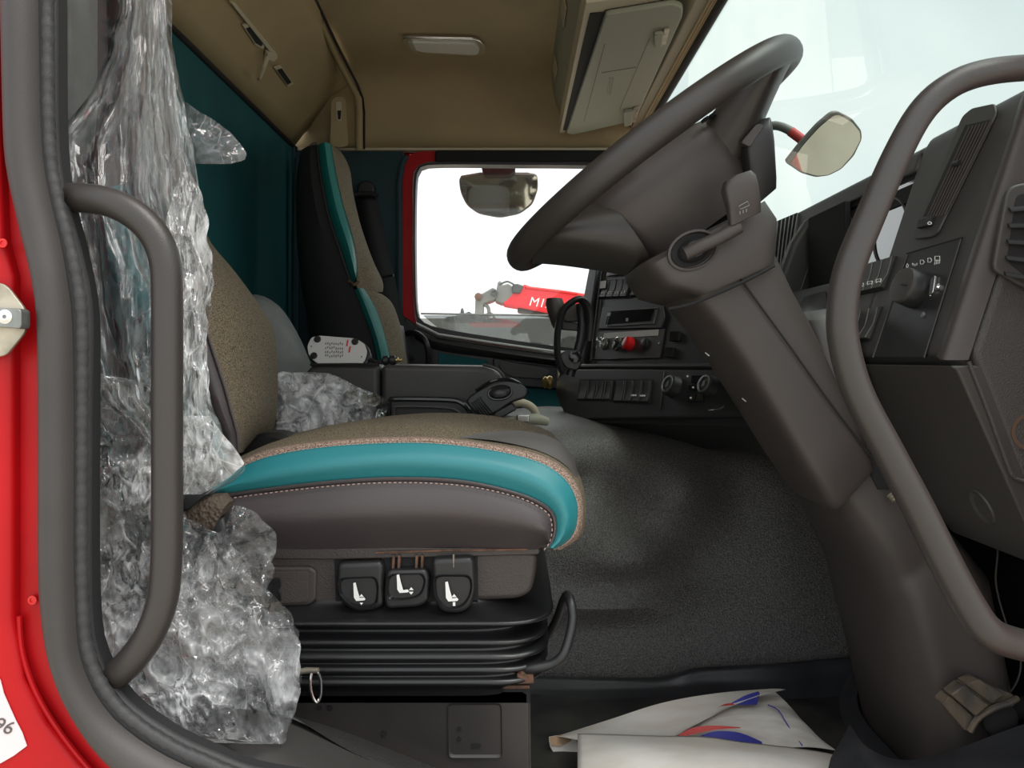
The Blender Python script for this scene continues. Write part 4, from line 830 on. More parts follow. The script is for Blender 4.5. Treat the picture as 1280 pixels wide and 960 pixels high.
# lower, protruding bank
pL = Pl(pCn.hit(800, 470, .045), (nC+V((0, 0, .10))).normalized())
c = MB(); pL.plate(c, [(697, 466), (724, 461), (960, 462), (960, 520), (716, 524), (700, 508), (694, 490)], -.14, 0, .01, 5); lb = c.build('lower_bank', 'black', da, bevel=.008, seg=3)
c = MB(); pL.plate(c, [(699, 508), (960, 514), (960, 532), (716, 526), (704, 520)], -.16, -.008, .006); c.build('bank_underside', 'black', da, bevel=.006)
MB().tube([pL.hit(700, 462, .0), pL.hit(728, 458, -.005), pL.hit(900, 458, -.005)], .006, 8).build('bank_ledge', 'black', da)
rockers(pL, [(727, 476), (766, 476), (763, 499), (723, 499)], 4, 'switch', 'black', da, h=.003)
rockers(pL, [(771, 476), (814, 476), (811, 502), (768, 501)], 4, 'switch', 'black', da, h=.003)
c = MB()
for x, y in ((791, 494), (802, 494.5)):
    for d in range(3): pL.plate(c, [(x+d*2.4, y), (x+d*2.4+1.7, y), (x+d*2.4+1.4, y+2), (x+d*2.4-.3, y+2)], .004, .0046)
c.build('switch_symbols', 'white', da, smooth=False)
for a, b in ((735, 0), (746, 0), (756, 0), (765, 0), (781, 0), (791, 0), (802, 0), (813, 0)): MB().tube([pL.hit(a+.5, 476, .0045), pL.hit(a-.5, 488, .003), pL.hit(a-2.6, 499, .0045)], .0006, 5).build('rocker_edge', 'dash', lb)
MB().tube([pL.hit(830, 464, .001), pL.hit(825, 512, .001)], .0007, 5).build('bank_joint', 'dash', lb)
for x, y, r in ((843, 484, .022), (889, 484, .021)):
    k = knob(pL, x, y, r, .018, 'black', 'climate_knob', lb, 'alud')
    c = MB(); pL.plate(c, [(x-2, y+1), (x+1, y-4), (x+3, y-4), (x+1, y+3), (x-2, y+4)], .019, .0195); c.build('knob_mark', 'alud', k)
for x0, y0, w, h in ((866, 470, 15, 9), (863, 482, 8, 6), (873, 482, 8, 6), (861, 494, 9, 8), (872, 494, 9, 8)):
    c = MB(); pL.plate(c, [(x0, y0), (x0+w, y0), (x0+w-1, y0+h), (x0-1, y0+h)], 0, .003, .001); c.build('climate_button', 'gloss', lb, bevel=.0006)
c = MB()
for x, y in ((867, 484), (877, 484), (864, 497), (860, 470)): pL.plate(c, [(x, y), (x+2, y), (x+2, y+2), (x, y+2)], .003, .0036)
c.build('button_symbols', 'white', lb, smooth=False)
MB().tube([pL.hit(886, 513, .002), pL.hit(899, 512, .002), pL.hit(905, 508, .002)], .0009, 6).build('chrome_line', 'chrome', lb)
MB().lathe(pL.hit(694, 478)+V((-.01, 0, 0)), (-1, -.3, 0), [(.016, 0), (.018, .006), (.014, .012), (.016, .018), (.010, .024), (0, .026)], 20).build('side_knob', 'brass', lb)
MB().box(tuple(pL.hit(697, 474)), tuple(pL.hit(703, 459)+V((0, .03, 0)))).build('side_bracket', 'alum', lb, bevel=.002)

# ---------------- phone holder ----------------
ph = thing('phone_holder', P(715, 430, 1.7), 'black holder with a cup and looped straps beside the centre panel', 'holder')
sY([((683, 373), (703, 373), 1.66, 1.72), ((682, 380), (706, 380), 1.655, 1.725), ((686, 395), (708, 392), 1.66, 1.72), ((690, 407), (704, 405), 1.67, 1.71), ((692, 411), (700, 411), 1.675, 1.70)], e=2.2).build('cup', 'shroud', ph)
MB().tube(cr(P3([(703, 465, 1.66), (697, 445, 1.65), (697, 415, 1.65), (703, 390, 1.65), (714, 378, 1.65), (725, 374, 1.66), (733, 382, 1.67), (736, 400, 1.68), (734, 425, 1.69)]), 40), [(.012, .0075)]*40, 10, flat=(0, 1, 0)).build('strap', 'black', ph)
MB().tube(cr(P3([(712, 470, 1.69), (722, 440, 1.69), (728, 410, 1.69), (726, 380, 1.70)]), 24), [(.010, .011)]*24, 10, flat=(0, 1, 0)).build('arm', 'black', ph)
MB().prism(rnd(PL([(698, 444), (708, 437), (722, 440), (729, 452), (722, 464), (706, 460)], 1.66), .01), (0, .04, 0)).build('bracket', 'black', ph, bevel=.004)
MB().lathe(P(719, 446, 1.655), (0, -1, 0), [(.014, 0), (.014, .006), (.008, .008), (0, .008)], 20).build('clamp_screw', 'gloss', ph)
MB().prism(PL([(702, 402), (728, 404), (728, 414), (702, 412)], 1.70), (0, .02, 0)).build('cross_plate', 'black', ph, bevel=.003)
MB().prism(PL([(700, 383), (722, 379), (724, 402), (706, 403)], 1.71), (0, .015, 0)).build('phone_plate', 'shroud', ph, bevel=.004)
# ================= STEERING =================
st = thing('steering_wheel', (.2, 1.12, .29), 'large dark leather steering wheel seen almost edge-on', 'steering wheel', kind='thing')
wc = V((.200, 1.12, .290)); wl = V((.81, 0, .587)).normalized(); wn_ = V((-.587, 0, .81)).normalized(); wy = V((0, 1, 0))
def WP(ang, r, h=0): return wc+wl*math.cos(ang)*r+wy*math.sin(ang)*r+wn_*h
R_ = .235
c = MB(); c.tube([WP(2*math.pi*i/96, R_) for i in range(96)], [(.0195, .0170)]*96, 20, closed=True, flat=tuple(wn_)); c.build('rim', 'wheel', st)
MB().tube([WP(2*math.pi*i/96, R_+.0005, -.0172) for i in range(96)], .0012, 6, closed=True).build('rim_seam', 'wheel2', st)
# hub: airbag pad and bowl behind it
def hub_ring(rl0, rl1, ry, h, n=32, e=2.8):
    out = []
    for k in range(n):
        t = 2*math.pi*k/n; cs, sn = math.cos(t), math.sin(t)
        u = abs(cs)**(2/e)*(1 if cs > 0 else -1); w = abs(sn)**(2/e)*(1 if sn > 0 else -1)
        out.append(wc+wl*(u*(rl1 if u > 0 else rl0))+wy*w*ry+wn_*h)
    return out
MB().rings([hub_ring(.09, .07, .07, .004), hub_ring(.135, .095, .105, -.006), hub_ring(.155, .105, .118, -.026), hub_ring(.150, .108, .118, -.055), hub_ring(.128, .106, .110, -.085), hub_ring(.110, .100, .100, -.110), hub_ring(.100, .095, .095, -.128)]).build('hub', 'shroud', st)
MB().rings([hub_ring(.07, .07, .07, -.12), hub_ring(.07, .07, .07, -.17)]).build('hub_neck', 'matte', st)
def spoke(a0, wid0, wid1, name):
    secs = []
    for t in [i/10 for i in range(11)]:
        r = .07+(R_-.07)*t; w = wid0+(wid1-wid0)*t; h = -.060*(1-t)**1.2-.004; th = .040*(1-t)+.011
        cc = WP(a0, r, h); tang = (-wl*math.sin(a0)+wy*math.cos(a0)); ring = []
        for k in range(16):
            q_ = 2*math.pi*k/16; cs, sn = math.cos(q_), math.sin(q_)
            ring.append(cc+tang*w*abs(cs)**.7*(1 if cs > 0 else -1)+wn_*th*abs(sn)**.7*(1 if sn > 0 else -1))
        secs.append(ring)
    MB().rings(secs).build('spoke', 'wheel', st)
wing = []
for t in [i/12 for i in range(13)]:
    l_ = -.10-.122*t; h = -.066*(1-t)**1.3-.004; th = .050*(1-t)**1.2+.013; w = .108+.012*math.sin(math.pi*t)-.045*t**6
    wing.append([wc+wl*l_+wn_*h+wy*w*abs(math.cos(q_))**.6*(1 if math.cos(q_) > 0 else -1)+wn_*th*abs(math.sin(q_))**.75*(1 if math.sin(q_) > 0 else -1) for q_ in [2*math.pi*k/24 for k in range(24)]])
MB().rings(wing).build('spoke', 'wheel', st)
for a, w0, w1 in ((math.radians(-38), .045, .036), (math.radians(38), .045, .036)): spoke(a, w0, w1, 'spoke')
# thumb buttons on the near spoke
for k in range(4): MB().lathe(WP(math.radians(-62+k*7), .13, -.012), wn_, [(.006, 0), (.006, .004), (0, .005)], 14).build('wheel_button', 'gloss', st)

sc = thing('steering_column', P(1010, 600, 1.1), 'grey plastic steering column shroud rising from the floor to the wheel', 'steering column', kind='thing')
YA, YB = .985, 1.20
up = [((781, 345), (936, 262), .99, 1.2), ((783, 352), (958, 250), .98, 1.21), ((800, 374), (973, 272), .975, 1.215), ((816, 378), (972, 300), .975, 1.21), ((838, 383), (968, 330), .98, 1.2)]
MB().rings([sect(*s, n=48, e=8, far=.8) for s in up]).build('upper_shroud', 'shroud', sc)
lo = [((826, 376), (972, 318), .998, 1.20), ((858, 412), (992, 362), .998, 1.20), ((888, 455), (1015, 405), 1.0, 1.20), ((925, 513), (1046, 468), 1.0, 1.19), ((958, 566), (1072, 520), 1.0, 1.18), ((990, 612), (1088, 572), 1.0, 1.17), ((1000, 619), (1090, 578), 1.005, 1.165)]
MB().rings([sect(*s, n=48, e=6, far=.8) for s in lo]).build('lower_shroud', 'shroud', sc)
# dark lines on the shroud: its seam, and a painted shadow along the fold
MB().tube(cr(P3([(903, 322, .990), (930, 355, .992), (985, 430, .994), (1040, 507, .994), (1090, 572, .998)]), 30), .0014, 6).build('shroud_seam', 'matte', sc)
MB().tube(cr(P3([(836, 386, .978), (870, 378, .972), (930, 352, .972), (968, 332, .976)]), 24), .002, 8).build('fold_shadow_line', 'matte', sc)  # thin black line painting the shadow along the shroud's step
for x, y in ((884, 443), (930, 500)): MB().tube(P3([(x-2.5, y-2, .998), (x+2.5, y+2, .997)]), .0008, 6).build('scuff_mark', 'alud', sc)
# stalk boot, near stalk, rear stalk
bo = P(866, 313, .976); tx = (P(895, 300, .976)-P(838, 326, .976)).normalized(); tz = V((-tx.z, 0, tx.x))
bring = lambda a, b, h: [bo+tx*math.cos(t)*a+tz*math.sin(t)*b+V((0, -h, 0)) for t in [i*math.pi/16 for i in range(32)]]
MB().rings([bring(.034, .025, -.004), bring(.034, .025, .003), bring(.031, .022, .004), bring(.029, .020, -.001)]).build('boot_surround', 'shroud', sc)
MB().rings([bring(.0285, .0195, -.004), bring(.0285, .0195, .0012), bring(.026, .018, .0005)]).build('boot_well', 'matte', sc)
MB().rings([bring(.021, .015, .0), bring(.019, .014, .010), bring(.012, .010, .016)]).build('boot', 'black', sc)
MB().rings([[P(x, y, Y)+V((0, 0, 0))+q_ for q_ in [tz*math.cos(t)*.0085+V((0, math.sin(t)*.006, 0)) for t in [i*math.pi/6 for i in range(12)]]] for x, y, Y in ((856, 318, .965), (875, 308, .955), (900, 297, .952), (925, 283, .952))]).build('stalk_stem', 'shroud', sc)
def paddle(secs, name, m): return MB().rings([sect(*s, n=28, e=5) for s in secs]).build(name, m, sc, bevel=0)
s1 = paddle([((908, 286), (946, 268), .945, .958), ((906, 262), (946, 252), .938, .960), ((901, 240), (943, 232), .936, .962), ((903, 230), (940, 222), .937, .961), ((912, 224), (934, 217), .94, .958)], 'wiper_stalk', 'shroud')
c = MB(); pS = Pl(P(930, 255, .935), (0, -1, 0))
c.tube(pS.poly([(923, 258), (934, 252), (936, 257), (925, 262)], .002), .0005, 4, closed=True)
for k in range(3): c.tube([pS.hit(925+k*4, 264-k*1.5, .002), pS.hit(925+k*4, 268-k*1.5, .002)], .0005, 4)
c.build('wiper_symbol', 'alud', s1, smooth=False)
s2 = paddle([((938, 262), (966, 238), 1.02, 1.05), ((933, 235), (967, 225), 1.01, 1.055), ((926, 185), (965, 180), 1.0, 1.055), ((925, 178), (963, 165), 1.0, 1.055), ((935, 162), (960, 154), 1.005, 1.05), ((944, 155), (958, 152), 1.01, 1.045)], 'indicator_stalk', 'black')
MB().prism(rnd(P3([(926, 178, .998), (946, 154, .998), (956, 156, .998), (938, 184, .998)]), .004), (0, .01, 0)).build('stalk_tip', 'shroud', s2, bevel=.002)
# lower pedestal
pd = [((985, 600), (1100, 560), 1.015, 1.24), ((1010, 645), (1150, 600), 1.01, 1.26), ((1027, 676), (1180, 634), 1.000, 1.27), ((1032, 690), (1190, 652), 1.006, 1.27), ((1036, 699), (1200, 664), 1.003, 1.27), ((1040, 712), (1216, 680), .994, 1.28), ((1050, 760), (1250, 720), .995, 1.28), ((1066, 820), (1262, 780), .985, 1.28), ((1080, 880), (1274, 840), .98, 1.28), ((1088, 915), (1276, 885), .98, 1.28), ((1098, 930), (1272, 905), .985, 1.27)]
MB().rings([sect(*s, n=40, e=3.6, far=.75) for s in pd]).build('pedestal', 'shroud', sc)
MB().prism(PL([(1079, 572), (1092, 566), (1112, 612), (1098, 612)], 1.01), (0, .05, 0)).build('gap', 'matte', sc)
MB().lathe(P(1112, 617, .995), V((.4, -.3, -.5)), [(.005, 0), (.0065, .002), (.005, .004), (.0065, .006), (.005, .008), (.0065, .010), (.004, .012)], 14).build('hose_end', 'alum', sc)
MB().tube(cr(P3([(1243, 662, .99), (1247, 690, .985), (1245, 730, .985), (1258, 780, .98), (1275, 820, .98), (1272, 850, .98), (1255, 875, .985)]), 30), .0012, 6).build('pedestal_edge', 'steel', sc)
# rubber boot round the foot of the pedestal
MB().rings([sect(*s, n=40, e=3.4, far=.75) for s in [((1060, 918), (1300, 880), .95, 1.33), ((1075, 912), (1290, 890), .962, 1.31), ((1082, 905), (1282, 882), .97, 1.29)]], caps=False).build('boot_skirt', 'mat_', sc)
MB().skin([P3([(1062, 905, 1.06), (1085, 935, .98), (1130, 950, .95), (1190, 938, .945), (1260, 912, .945), (1340, 885, .95)]), P3([(1052, 925, 1.03), (1085, 955, .96), (1140, 965, .93), (1210, 955, .92), (1290, 930, .92), (1380, 900, .92)]), P3([(1035, 960, 1.0), (1085, 990, .95), (1150, 1000, .90), (1220, 995, .89), (1310, 975, .88), (1400, 960, .88)]), P3([(1030, 1050, 1.0), (1085, 1060, .94), (1150, 1060, .88), (1230, 1060, .88), (1320, 1060, .87), (1400, 1060, .87)])], 40, 4).build('foot_plate', 'mat_', sc)

# pedal
pe = thing('pedal', P(1222, 885, .95), 'worn ribbed rubber foot pedal at the foot of the steering column', 'pedal')
cw = [(1180, 882), (1198, 862), (1218, 852)]
strips = [[(1178, 880), (1188, 870), (1218, 897), (1207, 914)], [(1189, 869), (1205, 857), (1237, 882), (1220, 896)], [(1207, 856), (1223, 849), (1256, 868), (1240, 880)]]
for k, s_ in enumerate(strips):
    Y_ = .952-.004*k if k < 2 else .955
    MB().prism(rnd(PL(s_, Y_-(.006 if k == 1 else 0)), .003), (0, .02, 0)).build('pad_rib', 'pedal', pe, bevel=.003)
MB().prism(PL([(1180, 884), (1200, 860), (1222, 850), (1262, 866), (1272, 872), (1268, 884), (1236, 895), (1212, 916), (1204, 912)], .958), (0, .02, 0)).build('pedal_plate', 'pedal', pe, bevel=.003)
MB().tube(cr(P3([(1212, 914, .95), (1222, 898, .948), (1240, 886, .948), (1262, 878, .95), (1271, 873, .955)]), 20), .004, 8).build('pedal_edge', 'pedal', pe)
MB().lathe(P(1246, 896, .965), (0, -1, 0), [(.022, 0), (.022, .008), (.015, .012), (0, .012)], 20).build('pedal_boss', 'matte', pe)
MB().tube(P3([(1250, 895, .97), (1290, 880, 1.0), (1330, 820, 1.05)]), .012, 10).build('pedal_arm', 'matte', pe)
# ================= GRAB HANDLES =================
g1 = thing('grab_handle', P(120, 860, .655), 'black tubular grab handle on the red pillar beside the driver seat', 'handle')
MB().tube(cr(P3([(66, 249, .665), (90, 247, .655), (130, 251, .648), (165, 266, .645), (192, 292, .645), (206, 326, .645), (209, 370, .645), (209, 500, .645), (209, 640, .645), (208, 700, .645), (203, 750, .645), (187, 793, .645), (162, 828, .648), (135, 850, .655), (112, 864, .665)]), 90), .0126, 20).build('tube', 'handle', g1)
g2 = thing('grab_handle', P(1060, 400, .70), 'long curved tubular grab handle in front of the dashboard end', 'handle')
MB().tube(cr(P3([(1400, 82, .70), (1300, 84, .69), (1235, 90, .68), (1190, 106, .68), (1154, 137, .68), (1123, 190, .68), (1090, 265, .68), (1062, 335, .68), (1053, 385, .68), (1055, 430, .68), (1072, 490, .68), (1108, 560, .68), (1145, 630, .68), (1180, 700, .68), (1210, 755, .68), (1234, 788, .68), (1265, 803, .685), (1320, 812, .69), (1400, 815, .70)]), 120), [(.0116+.0018*min(1, max(0, (i-20)/30)) if i < 70 else .0134+.001*math.sin((i-70)/50*math.pi)) for i in range(120)], 20).build('tube', 'handle', g2)

# ================= STRIKER, STICKER =================
sk = thing('door_striker', P(14, 402, .62), 'metal door striker plate with a bolt on the red pillar', 'latch')
pz = Pl((0, .622, 0), (0, -1, 0))
c = MB(); pz.plate(c, [(-40, 354), (5, 354), (14, 360), (34, 386), (36, 400), (34, 416), (12, 443), (4, 446), (-40, 446)], 0, .0035, .004); c.build('striker_plate', 'alum', sk, bevel=.001)
c = MB(); pz.plate(c, [(-20, 385), (38, 387), (42, 390), (42, 408), (40, 412), (-20, 408)], .0035, .016, .003); c.build('striker_tongue', 'alud', sk, bevel=.002)
MB().lathe(pz.hit(7, 396, .0155), (0, -1, 0), [(.0058, 0), (.0058, .001), (.005, .0015), (.0016, .0015), (.0014, -.001), (0, -.001)], 24).build('bolt', 'chrome', sk)
sl = thing('paper_label', P(0, 900, .626), 'torn white paper label with handwriting stuck low on the red pillar', 'label')
pq2 = Pl((0, .6275, 0), (0, -1, 0))
c = MB(); pq2.plate(c, [(-60, 830), (-2, 845), (1, 850), (5, 866), (12, 882), (20, 900), (28, 915), (34, 932), (18, 944), (-10, 960), (-60, 985)], 0, .0008); c.build('paper', mat('pink_white_paper', (.72, .62, .64), .7, bump=.4, scale=60), sl)
text('96', 'handwriting', pq2, 5, 907, .016, (.35, 0, 1), 'seatl', sl, .0012, .2)

# ================= CLEAR FILM =================
def film(rows, Yf, name, m, par, nt_=90, ns=60, amp=.02, freq=(14, 14), jit=1.5, fold=None, seed=0, th=0, closed_edge=0):
    c = MB(); out = []
    t0, t1 = rows[0][0], rows[-1][0]
    for i in range(nt_+1):
        py = t0+(t1-t0)*i/nt_; l, r = interp(rows, py)
        l += jit*noise.noise(V((py*.035, seed, 0)))*4; r += jit*noise.noise(V((py*.035, seed+9, 0)))*5
        row = []
        for j in range(ns+1):
            s = j/ns; px = l+(r-l)*s; p = V((px*freq[0]/1000, py*freq[1]/1000, seed*3.1))
            d = 0; a = 1; q_ = p.copy()
            for o_ in range(4):
                w = noise.noise_vector(q_*.7)*.6
                d += a*(1-2*abs(noise.noise(q_+w))); q_ = q_*2.05+V((5.1, 1.7, 0)); a *= .55
            d *= amp
            if fold: d += fold(s, i/nt_)
            Y = Yf(s, i/nt_)-d
            row.append(P(px, py, Y))
        out.append(row)
    return c.grid(out).build(name, m, par, angle=180)
hs = thing('plastic_sheet', P(180, 300, .78), 'clear plastic sheet hanging in long folds down the pillar side of the driver seat', 'plastic sheet')
def folds(k, a, ph=0): return lambda s, t: a*(.4+.6*t)*math.sin(s*k+ph+2*t*math.sin(3*s))
film([(-60, 152, 206), (0, 150, 210), (60, 138, 216), (120, 112, 228), (180, 60, 240), (230, 62, 248), (300, 80, 262), (340, 90, 266), (400, 100, 262), (440, 112, 256), (500, 130, 262), (560, 190, 285), (585, 200, 306), (600, 205, 295), (618, 215, 262)], lambda s, t: .74+.03*s, 'outer_fold', 'film', hs, 130, 90, .004, (30, 4), 1, folds(22, .014), 1)
film([(-60, 160, 200), (0, 158, 208), (120, 150, 222), (230, 150, 240), (320, 165, 252), (420, 205, 248), (520, 215, 262), (600, 215, 270)], lambda s, t: .765+.02*s, 'middle_fold', 'film', hs, 110, 50, .004, (40, 5), 1, folds(30, .012, 1), 2)
film([(-60, 60, 215), (60, 60, 215), (160, 60, 225), (260, 62, 240)], lambda s, t: .80, 'inner_layer', 'film', hs, 60, 50, .006, (8, 4), 0, folds(9, .010, 1), 3)
film([(128, 222, 234), (140, 224, 250), (150, 226, 268), (165, 230, 288), (180, 234, 300), (192, 236, 308), (200, 238, 306), (205, 244, 288)], lambda s, t: .775, 'side_flap', 'film', hs, 40, 40, .004, (16, 22), .4, None, 4)
film([(520, 228, 262), (545, 226, 280), (570, 224, 300), (580, 224, 307), (595, 226, 290), (618, 228, 250)], lambda s, t: .735, 'lower_flap', 'film2', hs, 40, 40, .008, (18, 18), .6, None, 5)
film([(215, 226, 240), (260, 212, 256), (300, 206, 263), (330, 208, 266), (420, 212, 258), (520, 214, 262), (590, 216, 275)], lambda s, t: .725+.01*s, 'crushed_edge', 'film3', hs, 110, 50, .008, (40, 12), 1.5, None, 6)
gr = thing('plastic_sheet', P(140, 420, .8), 'smooth clear film stretched over the turquoise backrest side', 'plastic sheet')
film([(215, 62, 130), (260, 74, 160), (330, 88, 195), (400, 100, 205), (480, 128, 205), (500, 140, 205)], lambda s, t: .83, 'film', 'film3', gr, 80, 50, .005, (10, 10), .6, None, 8)
pile = thing('plastic_wrap', P(230, 800, .78), 'large crumpled heap of clear plastic wrap beside the driver seat base', 'plastic wrap')
film([(466, 108, 118), (474, 106, 160), (484, 106, 195), (520, 106, 212), (580, 106, 225), (630, 106, 228), (648, 106, 236), (662, 107, 262), (668, 107, 282), (690, 107, 300), (720, 107, 316), (738, 107, 338), (755, 108, 348), (765, 108, 362), (775, 108, 368), (800, 110, 374), (850, 120, 376), (880, 140, 372), (905, 165, 364), (925, 200, 352), (930, 320, 348)], lambda s, t: .73+.05*s-.01*t, 'outer_layer', 'film2', pile, 150, 110, .026, (12, 9), 2.2, None, 11)
film([(480, 108, 150), (520, 108, 205), (600, 108, 215), (660, 108, 236), (690, 108, 290), (740, 108, 330), (800, 112, 350), (860, 128, 356), (900, 150, 350)], lambda s, t: .80+.04*s, 'inner_layer', 'film2', pile, 100, 80, .020, (9, 9), 2, None, 12)
film([(632, 290, 300), (640, 288, 318), (650, 286, 326), (662, 280, 343), (668, 268, 347), (690, 262, 345), (702, 262, 338), (712, 264, 343), (722, 270, 344), (745, 300, 330)], lambda s, t: .76, 'raised_lobe', 'film2', pile, 50, 40, .014, (14, 14), 1, None, 13)
film([(765, 330, 352), (790, 334, 372), (850, 332, 376), (900, 340, 366), (925, 346, 354)], lambda s, t: .765, 'hem', 'film2', pile, 60, 24, .008, (12, 12), .8, None, 14)
bt = thing('plastic_bag', P(420, 530, 1.3), 'crumpled clear plastic bag lying between driver seat and storage console', 'plastic bag')
film([(464, 352, 356), (466, 346, 410), (472, 345, 425), (485, 345, 450), (492, 345, 468), (500, 345, 482), (525, 345, 484), (548, 346, 470), (570, 346, 440)], lambda s, t: 1.36-.05*t+.05*s, 'bag', 'film2', bt, 80, 90, .024, (16, 16), 1.2, None, 21)
film([(470, 346, 400), (480, 346, 440), (500, 346, 478), (560, 346, 470)], lambda s, t: 1.40, 'inner_layer', 'film2', bt, 60, 70, .02, (14, 14), 1.2, None, 22)

# ================= CEILING LAMP, OVERHEAD LOCKER =================
zc = .943
cl = thing('ceiling_lamp', P(554, 52, 2.24), 'oblong chrome-framed interior lamp on the cream ceiling', 'lamp')
pU = Pl((0, 2.2, zc), (0, 0, -1))
lo_ = [(500, 46), (505, 40), (598, 44), (606, 52), (606, 62), (598, 65), (520, 62), (504, 55)]
c = MB(); pU.plate(c, [(501, 42), (598, 44), (608, 54), (606, 65), (596, 66), (520, 62), (506, 54)], 0, .012, .02, 5); c.build('lamp_frame', 'chrome', cl, bevel=.004, seg=3)
c = MB(); pU.plate(c, [(512, 46), (594, 48), (600, 55), (598, 61), (592, 62), (526, 58.5), (516, 54)], .010, .018, .012, 5); ln = c.build('lens', 'lens', cl, bevel=.005, seg=3)
c = MB(); pU.plate(c, [(510, 46), (516, 46), (522, 58), (518, 57)], .012, .020, .003); c.build('lamp_switch', 'greyp', cl, bevel=.002)

oc = thing('overhead_locker', (.28, 1.9, .8), 'pale overhead locker with an open-topped flap above the windscreen', 'locker')
x0, x1 = .135, .185
prof_ = [(.125, .95), (.140, .86), (.178, .762), (.186, .765), (.20, .83), (.36, .86), (.36, .95)]
for ya, yb in ((1.35, 1.735), (1.742, 2.13), (2.137, 2.50)):
    sl_ = .012*(ya > 2)
    MB().prism([(x, ya, z-sl_*(z < .8)) for x, z in prof_], (0, yb-ya, 0)).build('locker_front', 'greyp', oc, bevel=.006, seg=3)
    MB().prism([(.1365, (ya+yb)/2-.05, .87), (.128, (ya+yb)/2-.05, .91), (.126, (ya+yb)/2-.05, .91), (.133, (ya+yb)/2-.05, .868)], (0, .10, 0)).build('finger_pull', 'cream2', oc, bevel=.002)
MB().prism([(.186, 1.40, .768), (.192, 1.40, .755), (.196, 1.40, .757), (.193, 1.40, .80)], (0, 1.10, 0)).build('locker_rail', 'cream2', oc)
MB().prism([(.19, 1.34, .80), (.36, 1.34, .80), (.36, 1.34, .95), (.19, 1.34, .95)], (0, .02, 0)).build('locker_end', 'greyp', oc)
# the flap: a shallow slab under the lockers, tilted
pFl = Pl(P(775, 90, 1.98), V((.10, 0, -1)).normalized())
def flp(px, py, h=0): return pFl.hit(px, py, h)
fq = [(757, 20), (842, 6), (854, 10), (853, 22), (796, 146), (788, 152), (716, 169), (708, 167)]
c = MB(); pFl.plate(c, fq, -.014, 0, .012, 4); flap = c.build('flap', 'greyp', oc, bevel=.004, seg=3)
fr2 = [(735, 8), (840, -8), (862, -6), (866, 14)]
c = MB(); pFl.plate(c, [(733, 10), (846, -4), (838, 4), (757, 18), (750, 30), (740, 90), (706, 170), (700, 170)], -.05, -.010, .004); c.build('flap_surround', 'cream2', oc, bevel=.003)
c = MB(); pFl.plate(c, [(738, 22), (757, 20), (710, 166), (704, 166)], -.03, -.008); c.build('shadow_gap', 'matte', oc)
for a in ([(756, 55), (730, 152)], [(812, 48), (774, 138)], [(752, 91), (795, 84)]): MB().tube([flp(*a[0], .0003), flp(*a[1], .0003)], .0007, 5).build('score_line', 'seatl', flap)
for cx, cy in ((827, 45), (789, 143)):
    c = MB(); pFl.plate(c, [(cx-10, cy-6), (cx+2, cy-8), (cx, cy+10), (cx-9, cy+12)], 0, .010, .006); c.build('latch', 'greyp', flap, bevel=.003)
    c = MB(); pFl.plate(c, [(cx+3, cy-10), (cx+10, cy-11), (cx+5, cy+8), (cx-1, cy+9)], 0, .005, .002); c.build('latch_bracket', 'alum', flap, bevel=.001)
for k in range(3): MB().tube([flp(762+k*2.5, 97+k*0, .0005), flp(759+k*2.5, 118, .0005)], .0008, 5).build('embossed_mark', 'greyp', flap)

# ================= PAPER ON THE FLOOR =================
zf = -.60
sh = thing('plastic_sack', P(860, 930, 1.15), 'dirty white folded sack with blue and red print on the floor', 'sack')
def ysurf(rows, name, m, par, n=40, k=6, **kw): return MB().skin([P3(r) for r in rows], n, k).build(name, m, par, **kw)
ysurf([[(690, 922, 1.20), (706, 917, 1.20), (760, 900, 1.22), (830, 878, 1.24), (900, 866, 1.26), (965, 861, 1.27), (982, 862, 1.26)], [(700, 921, 1.18), (722, 917, 1.18), (770, 915, 1.185), (820, 912, 1.19), (860, 905, 1.19), (920, 880, 1.21), (962, 866, 1.24)], [(722, 925, 1.16), (740, 922, 1.16), (780, 923, 1.16), (830, 922, 1.16), (848, 918, 1.165), (890, 892, 1.20), (925, 870, 1.24)]], 'upper_fold', 'paper', sh)
ysurf([[(846, 919, 1.19), (880, 892, 1.23), (912, 872, 1.28), (948, 866, 1.29), (968, 864, 1.29)], [(846, 924, 1.18), (900, 890, 1.22), (940, 878, 1.25), (975, 877, 1.26), (985, 880, 1.26)], [(846, 930, 1.16), (900, 905, 1.18), (960, 893, 1.20), (1000, 900, 1.20), (1016, 915, 1.20)], [(846, 950, 1.12), (900, 940, 1.13), (960, 936, 1.14), (1010, 934, 1.15), (1045, 938, 1.16)]], 'inner_face', 'sheet2', sh)
def printed(pts, Y, m, name): 
    p_ = P3([(a, b, Y) for a, b in pts]); MB().prism(p_, (0, .001, 0)).build(name, m, sh)
ysurf([[(912, 880, 1.215), (930, 870, 1.225), (948, 864, 1.245)], [(925, 881, 1.212), (938, 875, 1.222), (949, 866, 1.24)], [(946, 881, 1.212), (948, 875, 1.222), (950, 866, 1.24)]], 'blue_band', 'blue', sh, n=10)
ysurf([[(895, 886, 1.195), (906, 880, 1.20), (916, 879, 1.20)], [(900, 883, 1.19), (908, 882, 1.195), (918, 881, 1.195)]], 'red_band', 'redpr', sh, n=8)
ysurf([[(848, 919, 1.150), (865, 910, 1.155), (890, 907, 1.155), (925, 909, 1.155)], [(848, 923, 1.148), (870, 917, 1.150), (895, 912, 1.152), (926, 910, 1.152)]], 'red_arc', 'redpr', sh, n=14)
ysurf([[(872, 921, 1.135), (895, 914, 1.14), (925, 916, 1.14), (952, 927, 1.13)], [(872, 924, 1.13), (900, 925, 1.13), (925, 928, 1.125), (953, 930, 1.125)]], 'blue_arc', 'blue', sh, n=14)
